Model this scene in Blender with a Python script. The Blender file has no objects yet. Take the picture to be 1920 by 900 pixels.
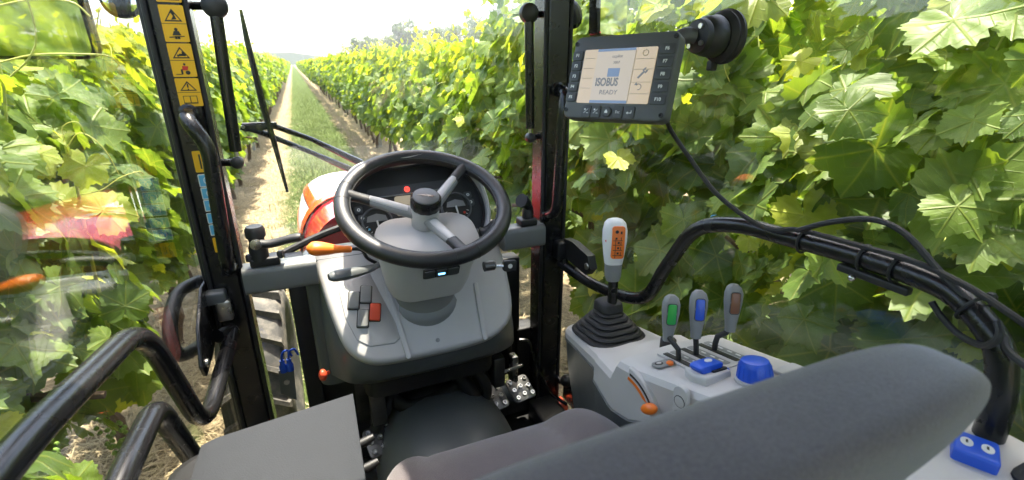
import bpy, bmesh, math, random
from mathutils import Vector, Matrix, Quaternion
R = math.radians
scene = bpy.context.scene
col = scene.collection

# ------------------------------------------------------------------ camera
cam_d = bpy.data.cameras.new('camera')
cam = bpy.data.objects.new('camera', cam_d); col.objects.link(cam)
cam.location = (0, 0, 1.8)
cam.rotation_euler = (R(90 - 20.11), 0, R(-23.11))
cam_d.sensor_width = 36.0; cam_d.lens = 17.0
cam_d.clip_start = 0.02; cam_d.clip_end = 3000
cam_d.dof.use_dof = True; cam_d.dof.focus_distance = 1.15; cam_d.dof.aperture_fstop = 6.3
scene.camera = cam

# ------------------------------------------------------------------ sky, sun, exposure
SUN = Vector((0.12, 0.24, 0.95)).normalized()          # direction towards the sun
el = math.asin(SUN.z); az = math.atan2(SUN.x, SUN.y)
w = bpy.data.worlds.new('World'); scene.world = w; w.use_nodes = True
nt = w.node_tree; bgn = nt.nodes['Background']
sky = nt.nodes.new('ShaderNodeTexSky'); sky.sky_type = 'NISHITA'; sky.sun_disc = False
sky.sun_elevation = el; sky.sun_rotation = az
sky.air_density = 1.0; sky.dust_density = 3.0; sky.ozone_density = 0.6
nt.links.new(sky.outputs[0], bgn.inputs[0]); bgn.inputs[1].default_value = 0.15
sd = bpy.data.lights.new('sun', 'SUN'); sd.energy = 3.3; sd.angle = R(0.6); sd.color = (1.0, 0.95, 0.86)
so = bpy.data.objects.new('sun', sd); col.objects.link(so)
so.rotation_euler = SUN.to_track_quat('Z', 'Y').to_euler()
vs = scene.view_settings
vs.view_transform = 'Standard'; vs.look = 'None'; vs.exposure = 2.58; vs.gamma = 1.0; vs.use_curve_mapping = False
vs.use_white_balance = True; vs.white_balance_temperature = 7000; vs.white_balance_tint = 10
scene.cycles.max_bounces = 10; scene.cycles.diffuse_bounces = 4; scene.cycles.glossy_bounces = 4
scene.cycles.transparent_max_bounces = 24; scene.cycles.transmission_bounces = 6
scene.cycles.caustics_reflective = False; scene.cycles.caustics_refractive = False
scene.cycles.use_denoising = True

# ------------------------------------------------------------------ materials
def new_mat(name):
    m = bpy.data.materials.new(name); m.use_nodes = True
    n = m.node_tree.nodes; l = m.node_tree.links
    return m, n, l, n['Principled BSDF']

def plain(name, c, rough=0.5, metal=0.0, var=0.06, scale=30.0, bump=0.0, bscale=300.0, coat=0.0, spec=0.5, dust=0.0):
    """paint / plastic / metal: base colour with a little mottling, rough variation and fine grain"""
    m, n, l, b = new_mat(name)
    tc = n.new('ShaderNodeTexCoord')
    no = n.new('ShaderNodeTexNoise'); no.inputs['Scale'].default_value = scale; no.inputs['Detail'].default_value = 5
    l.new(tc.outputs['Object'], no.inputs['Vector'])
    mx = n.new('ShaderNodeMix'); mx.data_type = 'RGBA'
    mx.inputs[6].default_value = (*[max(0, v * (1 - var)) for v in c], 1)
    mx.inputs[7].default_value = (*[min(1, v * (1 + var)) for v in c], 1)
    l.new(no.outputs[0], mx.inputs[0])
    last = mx.outputs[2]
    if dust > 0:
        n2 = n.new('ShaderNodeTexNoise'); n2.inputs['Scale'].default_value = 9; n2.inputs['Detail'].default_value = 8; n2.inputs['Roughness'].default_value = 0.75
        l.new(tc.outputs['Object'], n2.inputs['Vector'])
        mr = n.new('ShaderNodeMapRange'); mr.inputs[1].default_value = 0.45; mr.inputs[2].default_value = 0.8; mr.inputs[4].default_value = dust
        l.new(n2.outputs[0], mr.inputs[0])
        m2 = n.new('ShaderNodeMix'); m2.data_type = 'RGBA'; m2.inputs[7].default_value = (0.34, 0.30, 0.24, 1)
        l.new(mr.outputs[0], m2.inputs[0]); l.new(last, m2.inputs[6]); last = m2.outputs[2]
    l.new(last, b.inputs['Base Color'])
    rr = n.new('ShaderNodeMapRange'); rr.inputs[3].default_value = max(0.02, rough - 0.07); rr.inputs[4].default_value = min(1, rough + 0.07)
    l.new(no.outputs[0], rr.inputs[0]); l.new(rr.outputs[0], b.inputs['Roughness'])
    b.inputs['Metallic'].default_value = metal; b.inputs['Specular IOR Level'].default_value = spec
    if coat: b.inputs['Coat Weight'].default_value = coat; b.inputs['Coat Roughness'].default_value = 0.06
    if bump:
        nb = n.new('ShaderNodeTexNoise'); nb.inputs['Scale'].default_value = bscale; nb.inputs['Detail'].default_value = 2
        l.new(tc.outputs['Object'], nb.inputs['Vector'])
        bp = n.new('ShaderNodeBump'); bp.inputs['Strength'].default_value = bump; bp.inputs['Distance'].default_value = 0.001
        l.new(nb.outputs[0], bp.inputs['Height']); l.new(bp.outputs[0], b.inputs['Normal'])
    return m

M = {}
M['light'] = plain('light_grey_plastic', (0.49, 0.472, 0.458), 0.5, bump=0.25, bscale=900, var=0.04)
M['mid'] = plain('mid_grey_plastic', (0.225, 0.224, 0.220), 0.5, bump=0.25, bscale=900, var=0.05)
M['green'] = plain('grey_green_plastic', (0.105, 0.112, 0.112), 0.38, bump=0.2, bscale=700, var=0.06)
M['beam'] = plain('grey_beam_paint', (0.15, 0.157, 0.153), 0.42, var=0.05, dust=0.12)
M['black'] = plain('black_gloss_paint', (0.009, 0.009, 0.010), 0.26, var=0.2, spec=0.42, dust=0.02)
M['blackm'] = plain('black_matt_plastic', (0.011, 0.011, 0.012), 0.5, bump=0.3, bscale=700, var=0.15, dust=0.03)
M['rubber'] = plain('black_rubber', (0.012, 0.012, 0.013), 0.6, bump=0.25, bscale=500, var=0.15, dust=0.03)
M['leather'] = plain('black_leather_grip', (0.013, 0.013, 0.014), 0.42, bump=0.5, bscale=650, var=0.15)
M['tyre'] = plain('tyre_rubber', (0.045, 0.044, 0.042), 0.8, bump=0.4, bscale=120, var=0.25, dust=0.75)
M['steel'] = plain('worn_bright_steel', (0.55, 0.54, 0.52), 0.28, metal=1.0, var=0.15, dust=0.15)
M['darksteel'] = plain('dark_worn_steel', (0.10, 0.10, 0.10), 0.35, metal=0.8, var=0.3, dust=0.35)
M['red'] = plain('red_gloss_paint', (0.50, 0.022, 0.03), 0.18, var=0.05, coat=0.8)
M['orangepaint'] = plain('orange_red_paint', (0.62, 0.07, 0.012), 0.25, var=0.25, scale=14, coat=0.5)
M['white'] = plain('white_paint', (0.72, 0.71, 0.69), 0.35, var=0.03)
M['orange'] = plain('orange_plastic', (0.80, 0.17, 0.015), 0.4, var=0.05)
M['redsw'] = plain('red_orange_plastic', (0.66, 0.075, 0.03), 0.4, var=0.05)
M['blue'] = plain('blue_plastic', (0.012, 0.085, 0.55), 0.32, var=0.08)
M['greenp'] = plain('green_plastic', (0.01, 0.36, 0.06), 0.3, var=0.06)
M['brown'] = plain('brown_plastic', (0.20, 0.075, 0.035), 0.35, var=0.08)
M['yellow'] = plain('yellow_sticker', (0.80, 0.42, 0.01), 0.45, var=0.03)
M['bluest'] = plain('light_blue_sticker', (0.10, 0.42, 0.66), 0.45, var=0.04)
M['inkblack'] = plain('black_ink', (0.015, 0.014, 0.012), 0.5)
M['inkred'] = plain('red_ink', (0.55, 0.03, 0.02), 0.5)
M['switch'] = plain('grey_rocker_plastic', (0.22, 0.22, 0.215), 0.45, bump=0.2, bscale=800)
M['housing'] = plain('charcoal_housing', (0.080, 0.082, 0.085), 0.5, bump=0.3, bscale=900, var=0.06)
M['key'] = plain('charcoal_button', (0.055, 0.057, 0.060), 0.55)
M['trayg'] = plain('grey_tray_plastic', (0.020, 0.022, 0.026), 0.7, spec=0.25, bump=0.35, bscale=600, var=0.04)
M['bark'] = plain('vine_bark', (0.10, 0.062, 0.038), 0.9, var=0.6, scale=60, bump=1.0, bscale=90)
M['cane'] = plain('green_cane', (0.26, 0.30, 0.06), 0.6, var=0.35, scale=12)
M['tendril'] = plain('yellow_tendril', (0.50, 0.50, 0.10), 0.5, var=0.2, scale=12)
M['grape'] = plain('green_grape', (0.16, 0.27, 0.05), 0.4, var=0.3, scale=40)
M['wood'] = plain('weathered_post', (0.36, 0.34, 0.31), 0.9, var=0.3, scale=20, bump=0.6, bscale=60)
M['mirror'] = plain('mirror_glass', (0.82, 0.86, 0.88), 0.02, metal=1.0, var=0.01)
M['gold'] = plain('lcd_amber', (0.30, 0.27, 0.20), 0.4, var=0.05)

def emis(name, c, s, rough=0.3):
    m, n, l, b = new_mat(name)
    b.inputs['Base Color'].default_value = (*[v * 0.4 for v in c], 1); b.inputs['Roughness'].default_value = rough
    b.inputs['Emission Color'].default_value = (*c, 1); b.inputs['Emission Strength'].default_value = s
    return m
M['scr'] = emis('screen_beige_backlight', (0.66, 0.54, 0.40), 0.11, 0.18)
M['scrw'] = emis('screen_pale_panel', (0.60, 0.53, 0.45), 0.11, 0.18)
M['scrb'] = emis('screen_blue_block', (0.17, 0.25, 0.40), 0.12, 0.18)
M['scrt'] = emis('screen_grey_text', (0.20, 0.22, 0.24), 0.09, 0.18)
M['warn'] = emis('red_warning_lamp', (1.0, 0.04, 0.03), 1.2)
M['bluelit'] = emis('blue_switch_lamp', (0.10, 0.45, 1.0), 1.5)
M['lcd'] = emis('amber_lcd', (0.42, 0.37, 0.28), 0.12)

def fabric():
    m, n, l, b = new_mat('seat_fabric')
    tc = n.new('ShaderNodeTexCoord')
    no = n.new('ShaderNodeTexNoise'); no.inputs['Scale'].default_value = 7; no.inputs['Detail'].default_value = 6
    n2 = n.new('ShaderNodeTexNoise'); n2.inputs['Scale'].default_value = 650; n2.inputs['Detail'].default_value = 2
    l.new(tc.outputs['Object'], no.inputs['Vector']); l.new(tc.outputs['Object'], n2.inputs['Vector'])
    ad = n.new('ShaderNodeMath'); ad.operation = 'ADD'; l.new(no.outputs[0], ad.inputs[0]); l.new(n2.outputs[0], ad.inputs[1])
    mr = n.new('ShaderNodeMapRange'); mr.inputs[1].default_value = 0.7; mr.inputs[2].default_value = 1.3; l.new(ad.outputs[0], mr.inputs[0])
    mx = n.new('ShaderNodeMix'); mx.data_type = 'RGBA'
    mx.inputs[6].default_value = (0.074, 0.062, 0.065, 1); mx.inputs[7].default_value = (0.130, 0.112, 0.116, 1)
    l.new(mr.outputs[0], mx.inputs[0]); l.new(mx.outputs[2], b.inputs['Base Color'])
    b.inputs['Roughness'].default_value = 0.95; b.inputs['Specular IOR Level'].default_value = 0.15
    b.inputs['Sheen Weight'].default_value = 0.35; b.inputs['Sheen Roughness'].default_value = 0.5
    bp = n.new('ShaderNodeBump'); bp.inputs['Strength'].default_value = 0.5; bp.inputs['Distance'].default_value = 0.001
    l.new(n2.outputs[0], bp.inputs['Height']); l.new(bp.outputs[0], b.inputs['Normal'])
    return m
M['fabric'] = fabric()

def glass(name, tint=(0.97, 0.985, 0.98), rough=0.0):
    m, n, l, b = new_mat(name); n.remove(b)
    tr = n.new('ShaderNodeBsdfTransparent'); tr.inputs[0].default_value = (*tint, 1)
    gl = n.new('ShaderNodeBsdfGlossy'); gl.inputs['Roughness'].default_value = rough; gl.inputs[0].default_value = (1, 1, 1, 1)
    fr = n.new('ShaderNodeFresnel'); ge = n.new('ShaderNodeNewGeometry')      # thin pane: same reflectance at both faces
    io = n.new('ShaderNodeMapRange'); io.inputs[3].default_value = 1.5; io.inputs[4].default_value = 1 / 1.5
    l.new(ge.outputs['Backfacing'], io.inputs[0]); l.new(io.outputs[0], fr.inputs[0])
    mx = n.new('ShaderNodeMixShader')
    l.new(fr.outputs[0], mx.inputs[0]); l.new(tr.outputs[0], mx.inputs[1]); l.new(gl.outputs[0], mx.inputs[2])
    l.new(mx.outputs[0], n['Material Output'].inputs[0])
    return m
M['glass'] = glass('window_glass')

def leaf_mat(name, dark, mid, young, trans=0.45):
    m, n, l, b = new_mat(name)
    at = n.new('ShaderNodeAttribute'); at.attribute_name = 'rnd'
    oi = n.new('ShaderNodeObjectInfo')
    # colour of each leaf: rnd.x tone, rnd.y youth
    sp = n.new('ShaderNodeSeparateXYZ'); l.new(at.outputs['Vector'], sp.inputs[0])
    fa = n.new('ShaderNodeMath'); fa.operation = 'MULTIPLY_ADD'; fa.inputs[1].default_value = 0.30; fa.inputs[2].default_value = -0.15
    l.new(oi.outputs['Random'], fa.inputs[0])
    ad = n.new('ShaderNodeMath'); ad.operation = 'ADD'; ad.use_clamp = True; l.new(sp.outputs[0], ad.inputs[0]); l.new(fa.outputs[0], ad.inputs[1])
    m1 = n.new('ShaderNodeMix'); m1.data_type = 'RGBA'; m1.inputs[6].default_value = (*dark, 1); m1.inputs[7].default_value = (*mid, 1)
    l.new(ad.outputs[0], m1.inputs[0])
    m2 = n.new('ShaderNodeMix'); m2.data_type = 'RGBA'; m2.inputs[7].default_value = (*young, 1)
    l.new(sp.outputs[1], m2.inputs[0]); l.new(m1.outputs[2], m2.inputs[6])
    # veins from leaf-plane coordinates (uv): five main veins plus ribs
    uv = n.new('ShaderNodeUVMap'); su = n.new('ShaderNodeSeparateXYZ'); l.new(uv.outputs[0], su.inputs[0])
    def math_(op, a, bb=None, c=None):
        k = n.new('ShaderNodeMath'); k.operation = op
        for i, v in enumerate((a, bb, c)):
            if v is None: continue
            if isinstance(v, (int, float)): k.inputs[i].default_value = v
            else: l.new(v, k.inputs[i])
        return k.outputs[0]
    au = math_('ABSOLUTE', su.outputs[0])
    best = None
    for deg in (0, 55, 112):
        dx, dy = math.sin(R(deg)), math.cos(R(deg))
        cr = math_('ABSOLUTE', math_('SUBTRACT', math_('MULTIPLY', au, dy), math_('MULTIPLY', su.outputs[1], dx)))
        al = math_('ADD', math_('MULTIPLY', au, dx), math_('MULTIPLY', su.outputs[1], dy))
        pen = math_('MULTIPLY', math_('LESS_THAN', al, 0.0), 1.0)
        d = math_('ADD', cr, pen)
        # side ribs: stripes slanting off the vein
        best = d if best is None else math_('MINIMUM', best, d)
    rib = math_('PINGPONG', math_('SUBTRACT', math_('LENGTH' if False else 'ADD', au, su.outputs[1]), math_('MULTIPLY', best, 0.9)), 0.075)
    ribm = math_('MULTIPLY', math_('SUBTRACT', 1.0, math_('SMOOTH_MIN', math_('DIVIDE', rib, 0.010), 1.0, 0.3)), 0.35)
    vein = math_('SUBTRACT', 1.0, math_('MINIMUM', math_('DIVIDE', best, 0.022), 1.0))
    vm = math_('MAXIMUM', vein, ribm)
    m3 = n.new('ShaderNodeMix'); m3.data_type = 'RGBA'; m3.inputs[7].default_value = (mid[0] * 2.3, mid[1] * 1.55, mid[2] * 2.2, 1)
    l.new(math_('MULTIPLY', vm, 0.34), m3.inputs[0]); l.new(m2.outputs[2], m3.inputs[6])
    no = n.new('ShaderNodeTexNoise'); no.inputs['Scale'].default_value = 4.0; no.inputs['Detail'].default_value = 4; l.new(uv.outputs[0], no.inputs['Vector'])
    m4 = n.new('ShaderNodeMix'); m4.data_type = 'RGBA'; m4.blend_type = 'MULTIPLY'; m4.inputs[0].default_value = 0.35
    cr4 = n.new('ShaderNodeMapRange'); cr4.inputs[1].default_value = 0.3; cr4.inputs[2].default_value = 0.7; cr4.inputs[3].default_value = 0.6; cr4.inputs[4].default_value = 1.2
    l.new(no.outputs[0], cr4.inputs[0]); l.new(m3.outputs[2], m4.inputs[6]); l.new(cr4.outputs[0], m4.inputs[7])
    colr = m4.outputs[2]
    l.new(colr, b.inputs['Base Color']); b.inputs['Roughness'].default_value = 0.5; b.inputs['Specular IOR Level'].default_value = 0.36
    bp = n.new('ShaderNodeBump'); bp.inputs['Strength'].default_value = 0.5; bp.inputs['Distance'].default_value = 0.004; bp.invert = True
    l.new(math_('ADD', vm, math_('MULTIPLY', no.outputs[0], 0.8)), bp.inputs['Height']); l.new(bp.outputs[0], b.inputs['Normal'])
    tr = n.new('ShaderNodeBsdfTranslucent')
    tm = n.new('ShaderNodeMix'); tm.data_type = 'RGBA'; tm.blend_type = 'MULTIPLY'; tm.inputs[0].default_value = 1.0; tm.inputs[7].default_value = (2.5, 2.3, 0.9, 1)
    l.new(colr, tm.inputs[6]); l.new(tm.outputs[2], tr.inputs[0])
    ms = n.new('ShaderNodeMixShader'); ms.inputs[0].default_value = trans
    l.new(b.outputs[0], ms.inputs[1]); l.new(tr.outputs[0], ms.inputs[2]); l.new(ms.outputs[0], n['Material Output'].inputs[0])
    return m
M['leaf'] = leaf_mat('vine_leaf', (0.058, 0.112, 0.022), (0.158, 0.238, 0.038), (0.36, 0.40, 0.045))
M['treeleaf'] = leaf_mat('tree_leaf', (0.040, 0.075, 0.022), (0.075, 0.12, 0.035), (0.12, 0.16, 0.05), 0.25)

def ground_mat():
    m, n, l, b = new_mat('ground_soil_straw_grass')
    tc = n.new('ShaderNodeTexCoord'); sp = n.new('ShaderNodeSeparateXYZ'); l.new(tc.outputs['Object'], sp.inputs[0])
    no = n.new('ShaderNodeTexNoise'); no.inputs['Scale'].default_value = 1.6; no.inputs['Detail'].default_value = 9; no.inputs['Roughness'].default_value = 0.7
    nf = n.new('ShaderNodeTexNoise'); nf.inputs['Scale'].default_value = 28; nf.inputs['Detail'].default_value = 8; nf.inputs['Roughness'].default_value = 0.75
    l.new(tc.outputs['Object'], no.inputs['Vector']); l.new(tc.outputs['Object'], nf.inputs['Vector'])
    def mth(op, a, bb=None):
        k = n.new('ShaderNodeMath'); k.operation = op
        for i, v in enumerate((a, bb)):
            if v is None: continue
            if isinstance(v, (int, float)): k.inputs[i].default_value = v
            else: l.new(v, k.inputs[i])
        return k.outputs[0]
    # distance from the middle of each lane (lanes 2.75 m apart, middle at x = 0.33)
    lane = mth('PINGPONG', mth('ADD', sp.outputs[0], 2.75 * 40 - 0.33), 1.375)
    lw = mth('ADD', lane, mth('MULTIPLY', mth('SUBTRACT', no.outputs[0], 0.5), 0.7))
    g = n.new('ShaderNodeMapRange'); g.inputs[1].default_value = 0.80; g.inputs[2].default_value = 0.55; g.interpolation_type = 'SMOOTHSTEP'; l.new(lw, g.inputs[0])
    st = n.new('ShaderNodeMix'); st.data_type = 'RGBA'; st.inputs[6].default_value = (0.11, 0.08, 0.05, 1); st.inputs[7].default_value = (0.36, 0.285, 0.175, 1)
    cr = n.new('ShaderNodeMapRange'); cr.inputs[1].default_value = 0.3; cr.inputs[2].default_value = 0.65; l.new(nf.outputs[0], cr.inputs[0]); l.new(cr.outputs[0], st.inputs[0])
    gr = n.new('ShaderNodeMix'); gr.data_type = 'RGBA'; gr.inputs[6].default_value = (0.030, 0.050, 0.013, 1); gr.inputs[7].default_value = (0.075, 0.105, 0.030, 1)
    l.new(cr.outputs[0], gr.inputs[0])
    mx = n.new('ShaderNodeMix'); mx.data_type = 'RGBA'; l.new(g.outputs[0], mx.inputs[0]); l.new(st.outputs[2], mx.inputs[6]); l.new(gr.outputs[2], mx.inputs[7])
    l.new(mx.outputs[2], b.inputs['Base Color']); b.inputs['Roughness'].default_value = 0.95; b.inputs['Specular IOR Level'].default_value = 0.1
    bp = n.new('ShaderNodeBump'); bp.inputs['Strength'].default_value = 0.9; bp.inputs['Distance'].default_value = 0.03
    l.new(nf.outputs[0], bp.inputs['Height']); l.new(bp.outputs[0], b.inputs['Normal'])
    return m
M['ground'] = ground_mat()
M['straw'] = plain('dry_straw', (0.42, 0.33, 0.19), 0.8, var=0.4, scale=3)
M['grass'] = plain('grass_blade', (0.15, 0.20, 0.05), 0.7, var=0.5, scale=2)
M['hill'] = plain('distant_hill', (0.10, 0.14, 0.06), 0.95, var=0.4, scale=0.02)

# ------------------------------------------------------------------ mesh helpers
def V(*a): return Vector(a)
def frame(o, x, v):
    """matrix with local x, local y (v) and z = x cross v"""
    x = Vector(x).normalized(); v = Vector(v); v = (v - x * v.dot(x)).normalized(); z = x.cross(v)
    m = Matrix((x, v, z)).transposed().to_4x4(); m.translation = Vector(o); return m

def spline(pts, k=8):
    """Catmull-Rom through the points"""
    P = [Vector(p) for p in pts]; P = [2 * P[0] - P[1]] + P + [2 * P[-1] - P[-2]]; out = []
    for i in range(1, len(P) - 2):
        for j in range(k):
            t = j / k; a, b_, c, d = P[i - 1:i + 3]
            out.append(0.5 * ((2 * b_) + (c - a) * t + (2 * a - 5 * b_ + 4 * c - d) * t * t + (3 * b_ - a - 3 * c + d) * t ** 3))
    out.append(P[-2]); return out

def fillet(pts, r, k=6):
    """polyline with rounded corners"""
    P = [Vector(p) for p in pts]; out = [P[0]]
    for i in range(1, len(P) - 1):
        a, b_, c = P[i - 1:i + 2]
        u = (a - b_); v = (c - b_); d = min(r, u.length * 0.48, v.length * 0.48)
        p0 = b_ + u.normalized() * d; p1 = b_ + v.normalized() * d
        for j in range(k + 1):
            t = j / k; out.append((1 - t) ** 2 * p0 + 2 * t * (1 - t) * b_ + t * t * p1)
    out.append(P[-1]); return out

class B:
    def __init__(s): s.bm = bmesh.new(); s.m = 0
    def _f(s, vs_):
        try:
            f = s.bm.faces.new(vs_); f.material_index = s.m; f.smooth = True; return f
        except ValueError: return None
    def loft(s, rings, cap0=True, cap1=True, closed=True):
        vr = [[s.bm.verts.new(p) for p in r] for r in rings]
        for a, b_ in zip(vr, vr[1:]):
            k = len(a)
            for i in range(k if closed else k - 1):
                j = (i + 1) % k; s._f((a[i], a[j], b_[j], b_[i]))
        if cap0: s._f(list(reversed(vr[0])))
        if cap1: s._f(vr[-1])
        return s
    def tube(s, path, r, seg=12, cap=True, closed=False, flat=1.0):
        P = [Vector(p) for p in path]; n_ = len(P); rs = r if isinstance(r, (list, tuple)) else [r] * n_
        rings = []; ref = None
        for i in range(n_):
            if closed: t = (P[(i + 1) % n_] - P[i - 1])
            else: t = P[min(i + 1, n_ - 1)] - P[max(i - 1, 0)]
            t.normalize()
            if ref is None: ref = Vector((0, 0, 1)) if abs(t.z) < 0.9 else Vector((1, 0, 0))
            u = ref - t * ref.dot(t)
            u.normalize(); v = t.cross(u); ref = u
            rings.append([P[i] + (u * math.cos(a) * flat + v * math.sin(a)) * rs[i] for a in [2 * math.pi * k / seg for k in range(seg)]])
        if closed: rings.append(rings[0]); cap = False
        return s.loft(rings, cap, cap)
    def lathe(s, prof, mat=None, seg=20, sx=1.0, sy=1.0):
        """profile of (radius, height) about local z"""
        mat = mat or Matrix()
        return s.loft([[mat @ Vector((r * math.cos(a) * sx, r * math.sin(a) * sy, h)) for a in [2 * math.pi * k / seg for k in range(seg)]] for r, h in prof])
    def box(s, c, d, mat=None):
        mat = mat or Matrix(); c = Vector(c); q = [x / 2 for x in d]
        r = lambda z: [mat @ (c + Vector((sx * q[0], sy * q[1], z * q[2]))) for sx, sy in ((-1, -1), (1, -1), (1, 1), (-1, 1))]
        return s.loft([r(-1), r(1)])
    def prism(s, poly, mat, z0, z1, bev=0.0):
        """2-D outline extruded along local z, with an optional rounded top edge"""
        cx = sum(p[0] for p in poly) / len(poly); cy = sum(p[1] for p in poly) / len(poly)
        def sh(d):
            out = []
            for x, y in poly:
                L = math.hypot(x - cx, y - cy) or 1; out.append((x - (x - cx) / L * d, y - (y - cy) / L * d))
            return out
        rg = [[mat @ Vector((x, y, z0)) for x, y in poly]]
        if bev:
            for k in range(4):
                a = k / 3 * math.pi / 2
                rg.append([mat @ Vector((x, y, z1 - bev + bev * math.sin(a))) for x, y in sh(bev * (1 - math.cos(a)))])
        else: rg.append([mat @ Vector((x, y, z1)) for x, y in poly])
        return s.loft(rg)
    def ball(s, c, r, seg=14, sc=(1, 1, 1)):
        c = Vector(c); rg = []
        for i in range(1, 9):
            a = math.pi * i / 9
            rg.append([c + Vector((r * math.sin(a) * math.cos(t) * sc[0], r * math.sin(a) * math.sin(t) * sc[1], -r * math.cos(a) * sc[2])) for t in [2 * math.pi * k / seg for k in range(seg)]])
        return s.loft(rg)
    def done(s, name, mat, parent=None, bevel=0.0, sub=0, flat=False):
        bmesh.ops.recalc_face_normals(s.bm, faces=s.bm.faces[:])
        me = bpy.data.meshes.new(name); s.bm.to_mesh(me); s.bm.free()
        for k in (mat if isinstance(mat, (list, tuple)) else [mat]): me.materials.append(M[k])
        o = bpy.data.objects.new(name, me); col.objects.link(o)
        if parent is not None:
            o.parent = parent; p = parent; L = Vector()
            while p is not None: L = L + p.location; p = p.parent
            o.location = -L
        if flat:
            for f in me.polygons: f.use_smooth = False
        else:
            me.set_sharp_from_angle(angle=R(38))
        if bevel:
            md = o.modifiers.new('bevel', 'BEVEL'); md.width = bevel; md.segments = 3; md.limit_method = 'ANGLE'; md.angle_limit = R(35); md.harden_normals = False
            me.set_sharp_from_angle(angle=R(180))
        if sub:
            md = o.modifiers.new('sub', 'SUBSURF'); md.levels = sub; md.render_levels = sub
            me.set_sharp_from_angle(angle=R(180))
        return o

def thing(name, label, cat, loc=(0, 0, 0), group=None):
    o = bpy.data.objects.new(name, None); col.objects.link(o); o.location = loc; o.empty_display_size = 0.1
    o['label'] = label; o['category'] = cat
    if group: o['group'] = group
    return o
def tag(o, label, cat, group=None):
    o['label'] = label; o['category'] = cat
    if group: o['group'] = group
    return o
def struct(o): o['kind'] = 'structure'; return o
def lab(o, t): o['label'] = t; return o

def rrect(x0, x1, y0, y1, r, k=6):
    out = []
    for cx, cy, a0 in ((x1 - r, y1 - r, 0), (x0 + r, y1 - r, 90), (x0 + r, y0 + r, 180), (x1 - r, y0 + r, 270)):
        for j in range(k + 1):
            a = R(a0 + 90 * j / k); out.append((cx + r * math.cos(a), cy + r * math.sin(a)))
    return out
def circ(cx, cy, r, k=20, ry=None): return [(cx + r * math.cos(2 * math.pi * i / k), cy + (ry or r) * math.sin(2 * math.pi * i / k)) for i in range(k)]
def text(name, s, size, mat_, m4, parent, align='CENTER', bold=0.0):
    c = bpy.data.curves.new(name, 'FONT'); c.body = s; c.size = size; c.align_x = align; c.align_y = 'CENTER'; c.extrude = 0.0002; c.offset = bold
    tmp = bpy.data.objects.new(name, c); me = bpy.data.meshes.new_from_object(tmp); bpy.data.objects.remove(tmp); bpy.data.curves.remove(c)
    me.materials.clear(); me.materials.append(M[mat_]); o = bpy.data.objects.new(name, me); col.objects.link(o)
    if parent is not None:
        o.parent = parent; p = parent; L = Vector()
        while p is not None: L = L + p.location; p = p.parent
        m4 = Matrix.Translation(-L) @ m4
    o.matrix_local = m4; return o

# ================================================================== THE SETTING
rng = random.Random(7)
# ground: one sheet to the horizon, finer near the cab
gb = B()
xs = [-600, -300, -120, -40, -14, -7, -4] + [i * 0.25 - 3 for i in range(25)] + [4, 7, 14, 40, 120, 300, 600]
ys = [-60, -10] + [i * 0.35 - 3 for i in range(60)] + [20, 25, 32, 42, 60, 90, 150, 300, 480, 700]
def gz(x, y):
    if abs(x) > 3.2 or y > 17 or y < -3: return 0.0
    return 0.018 * math.sin(x * 3.1 + y * 1.7) + 0.014 * math.sin(y * 4.3 - x * 2.2) - 0.03 * math.exp(-((abs(x - 0.33) - 0.65) / 0.22) ** 2)
gv = [[gb.bm.verts.new((x, y, gz(x, y))) for x in xs] for y in ys]
for j in range(len(ys) - 1):
    for i in range(len(xs) - 1): gb._f((gv[j][i], gv[j][i + 1], gv[j + 1][i + 1], gv[j + 1][i]))
struct(gb.done('ground', 'ground'))

def raw(name, verts, faces, mat, parent=None):
    me = bpy.data.meshes.new(name); me.from_pydata(verts, [], faces); me.materials.append(M[mat])
    o = bpy.data.objects.new(name, me); col.objects.link(o); o.parent = parent
    return o

# straw mulch under the rows and grass in the lane
vv, ff = [], []
def strand(x, y, z, L, wd, a, tilt, bend):
    d = Vector((math.cos(a) * math.cos(tilt), math.sin(a) * math.cos(tilt), math.sin(tilt))); s_ = Vector((-math.sin(a), math.cos(a), 0)) * wd
    p = Vector((x, y, z)); q = p + d * L * 0.5 + Vector((0, 0, bend)); e = p + d * L + Vector((0, 0, -bend))
    k = len(vv); vv.extend([p - s_, p + s_, q + s_ * 0.8, q - s_ * 0.8, e]); ff.extend([(k, k + 1, k + 2, k + 3), (k + 3, k + 2, k + 4)])
for i in range(36000):
    y = 0.8 + min(60, rng.expovariate(1 / 6))
    x = -0.98 + rng.gauss(0, 0.36) if rng.random() < 0.66 else 1.62 + rng.gauss(0, 0.33)
    strand(x, y, gz(x, y) + rng.uniform(0.0, 0.035), rng.uniform(0.05, 0.19), rng.uniform(0.0012, 0.0032), rng.uniform(0, 6.28), rng.gauss(0.06, 0.16), rng.uniform(-0.01, 0.012))
o = raw('straw_mulch', vv, ff, 'straw'); o['kind'] = 'stuff'; tag(o, 'dry pale straw strewn under the vine rows', 'straw')
vv, ff = [], []
for i in range(60000):
    y = 1.2 + min(75, rng.expovariate(1 / 11))
    x = 0.33 + rng.gauss(0, 0.40)
    if abs(x - 0.33) > 0.62 and rng.random() < 0.6: continue
    strand(x, y, gz(x, y) - 0.005, rng.uniform(0.04, 0.12), rng.uniform(0.0016, 0.0036), rng.uniform(0, 6.28), rng.gauss(1.0, 0.3), rng.uniform(-0.004, 0.01))
o = raw('lane_grass', vv, ff, 'grass'); o['kind'] = 'stuff'; tag(o, 'short green grass strip down the lane between the rows', 'grass')

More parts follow.
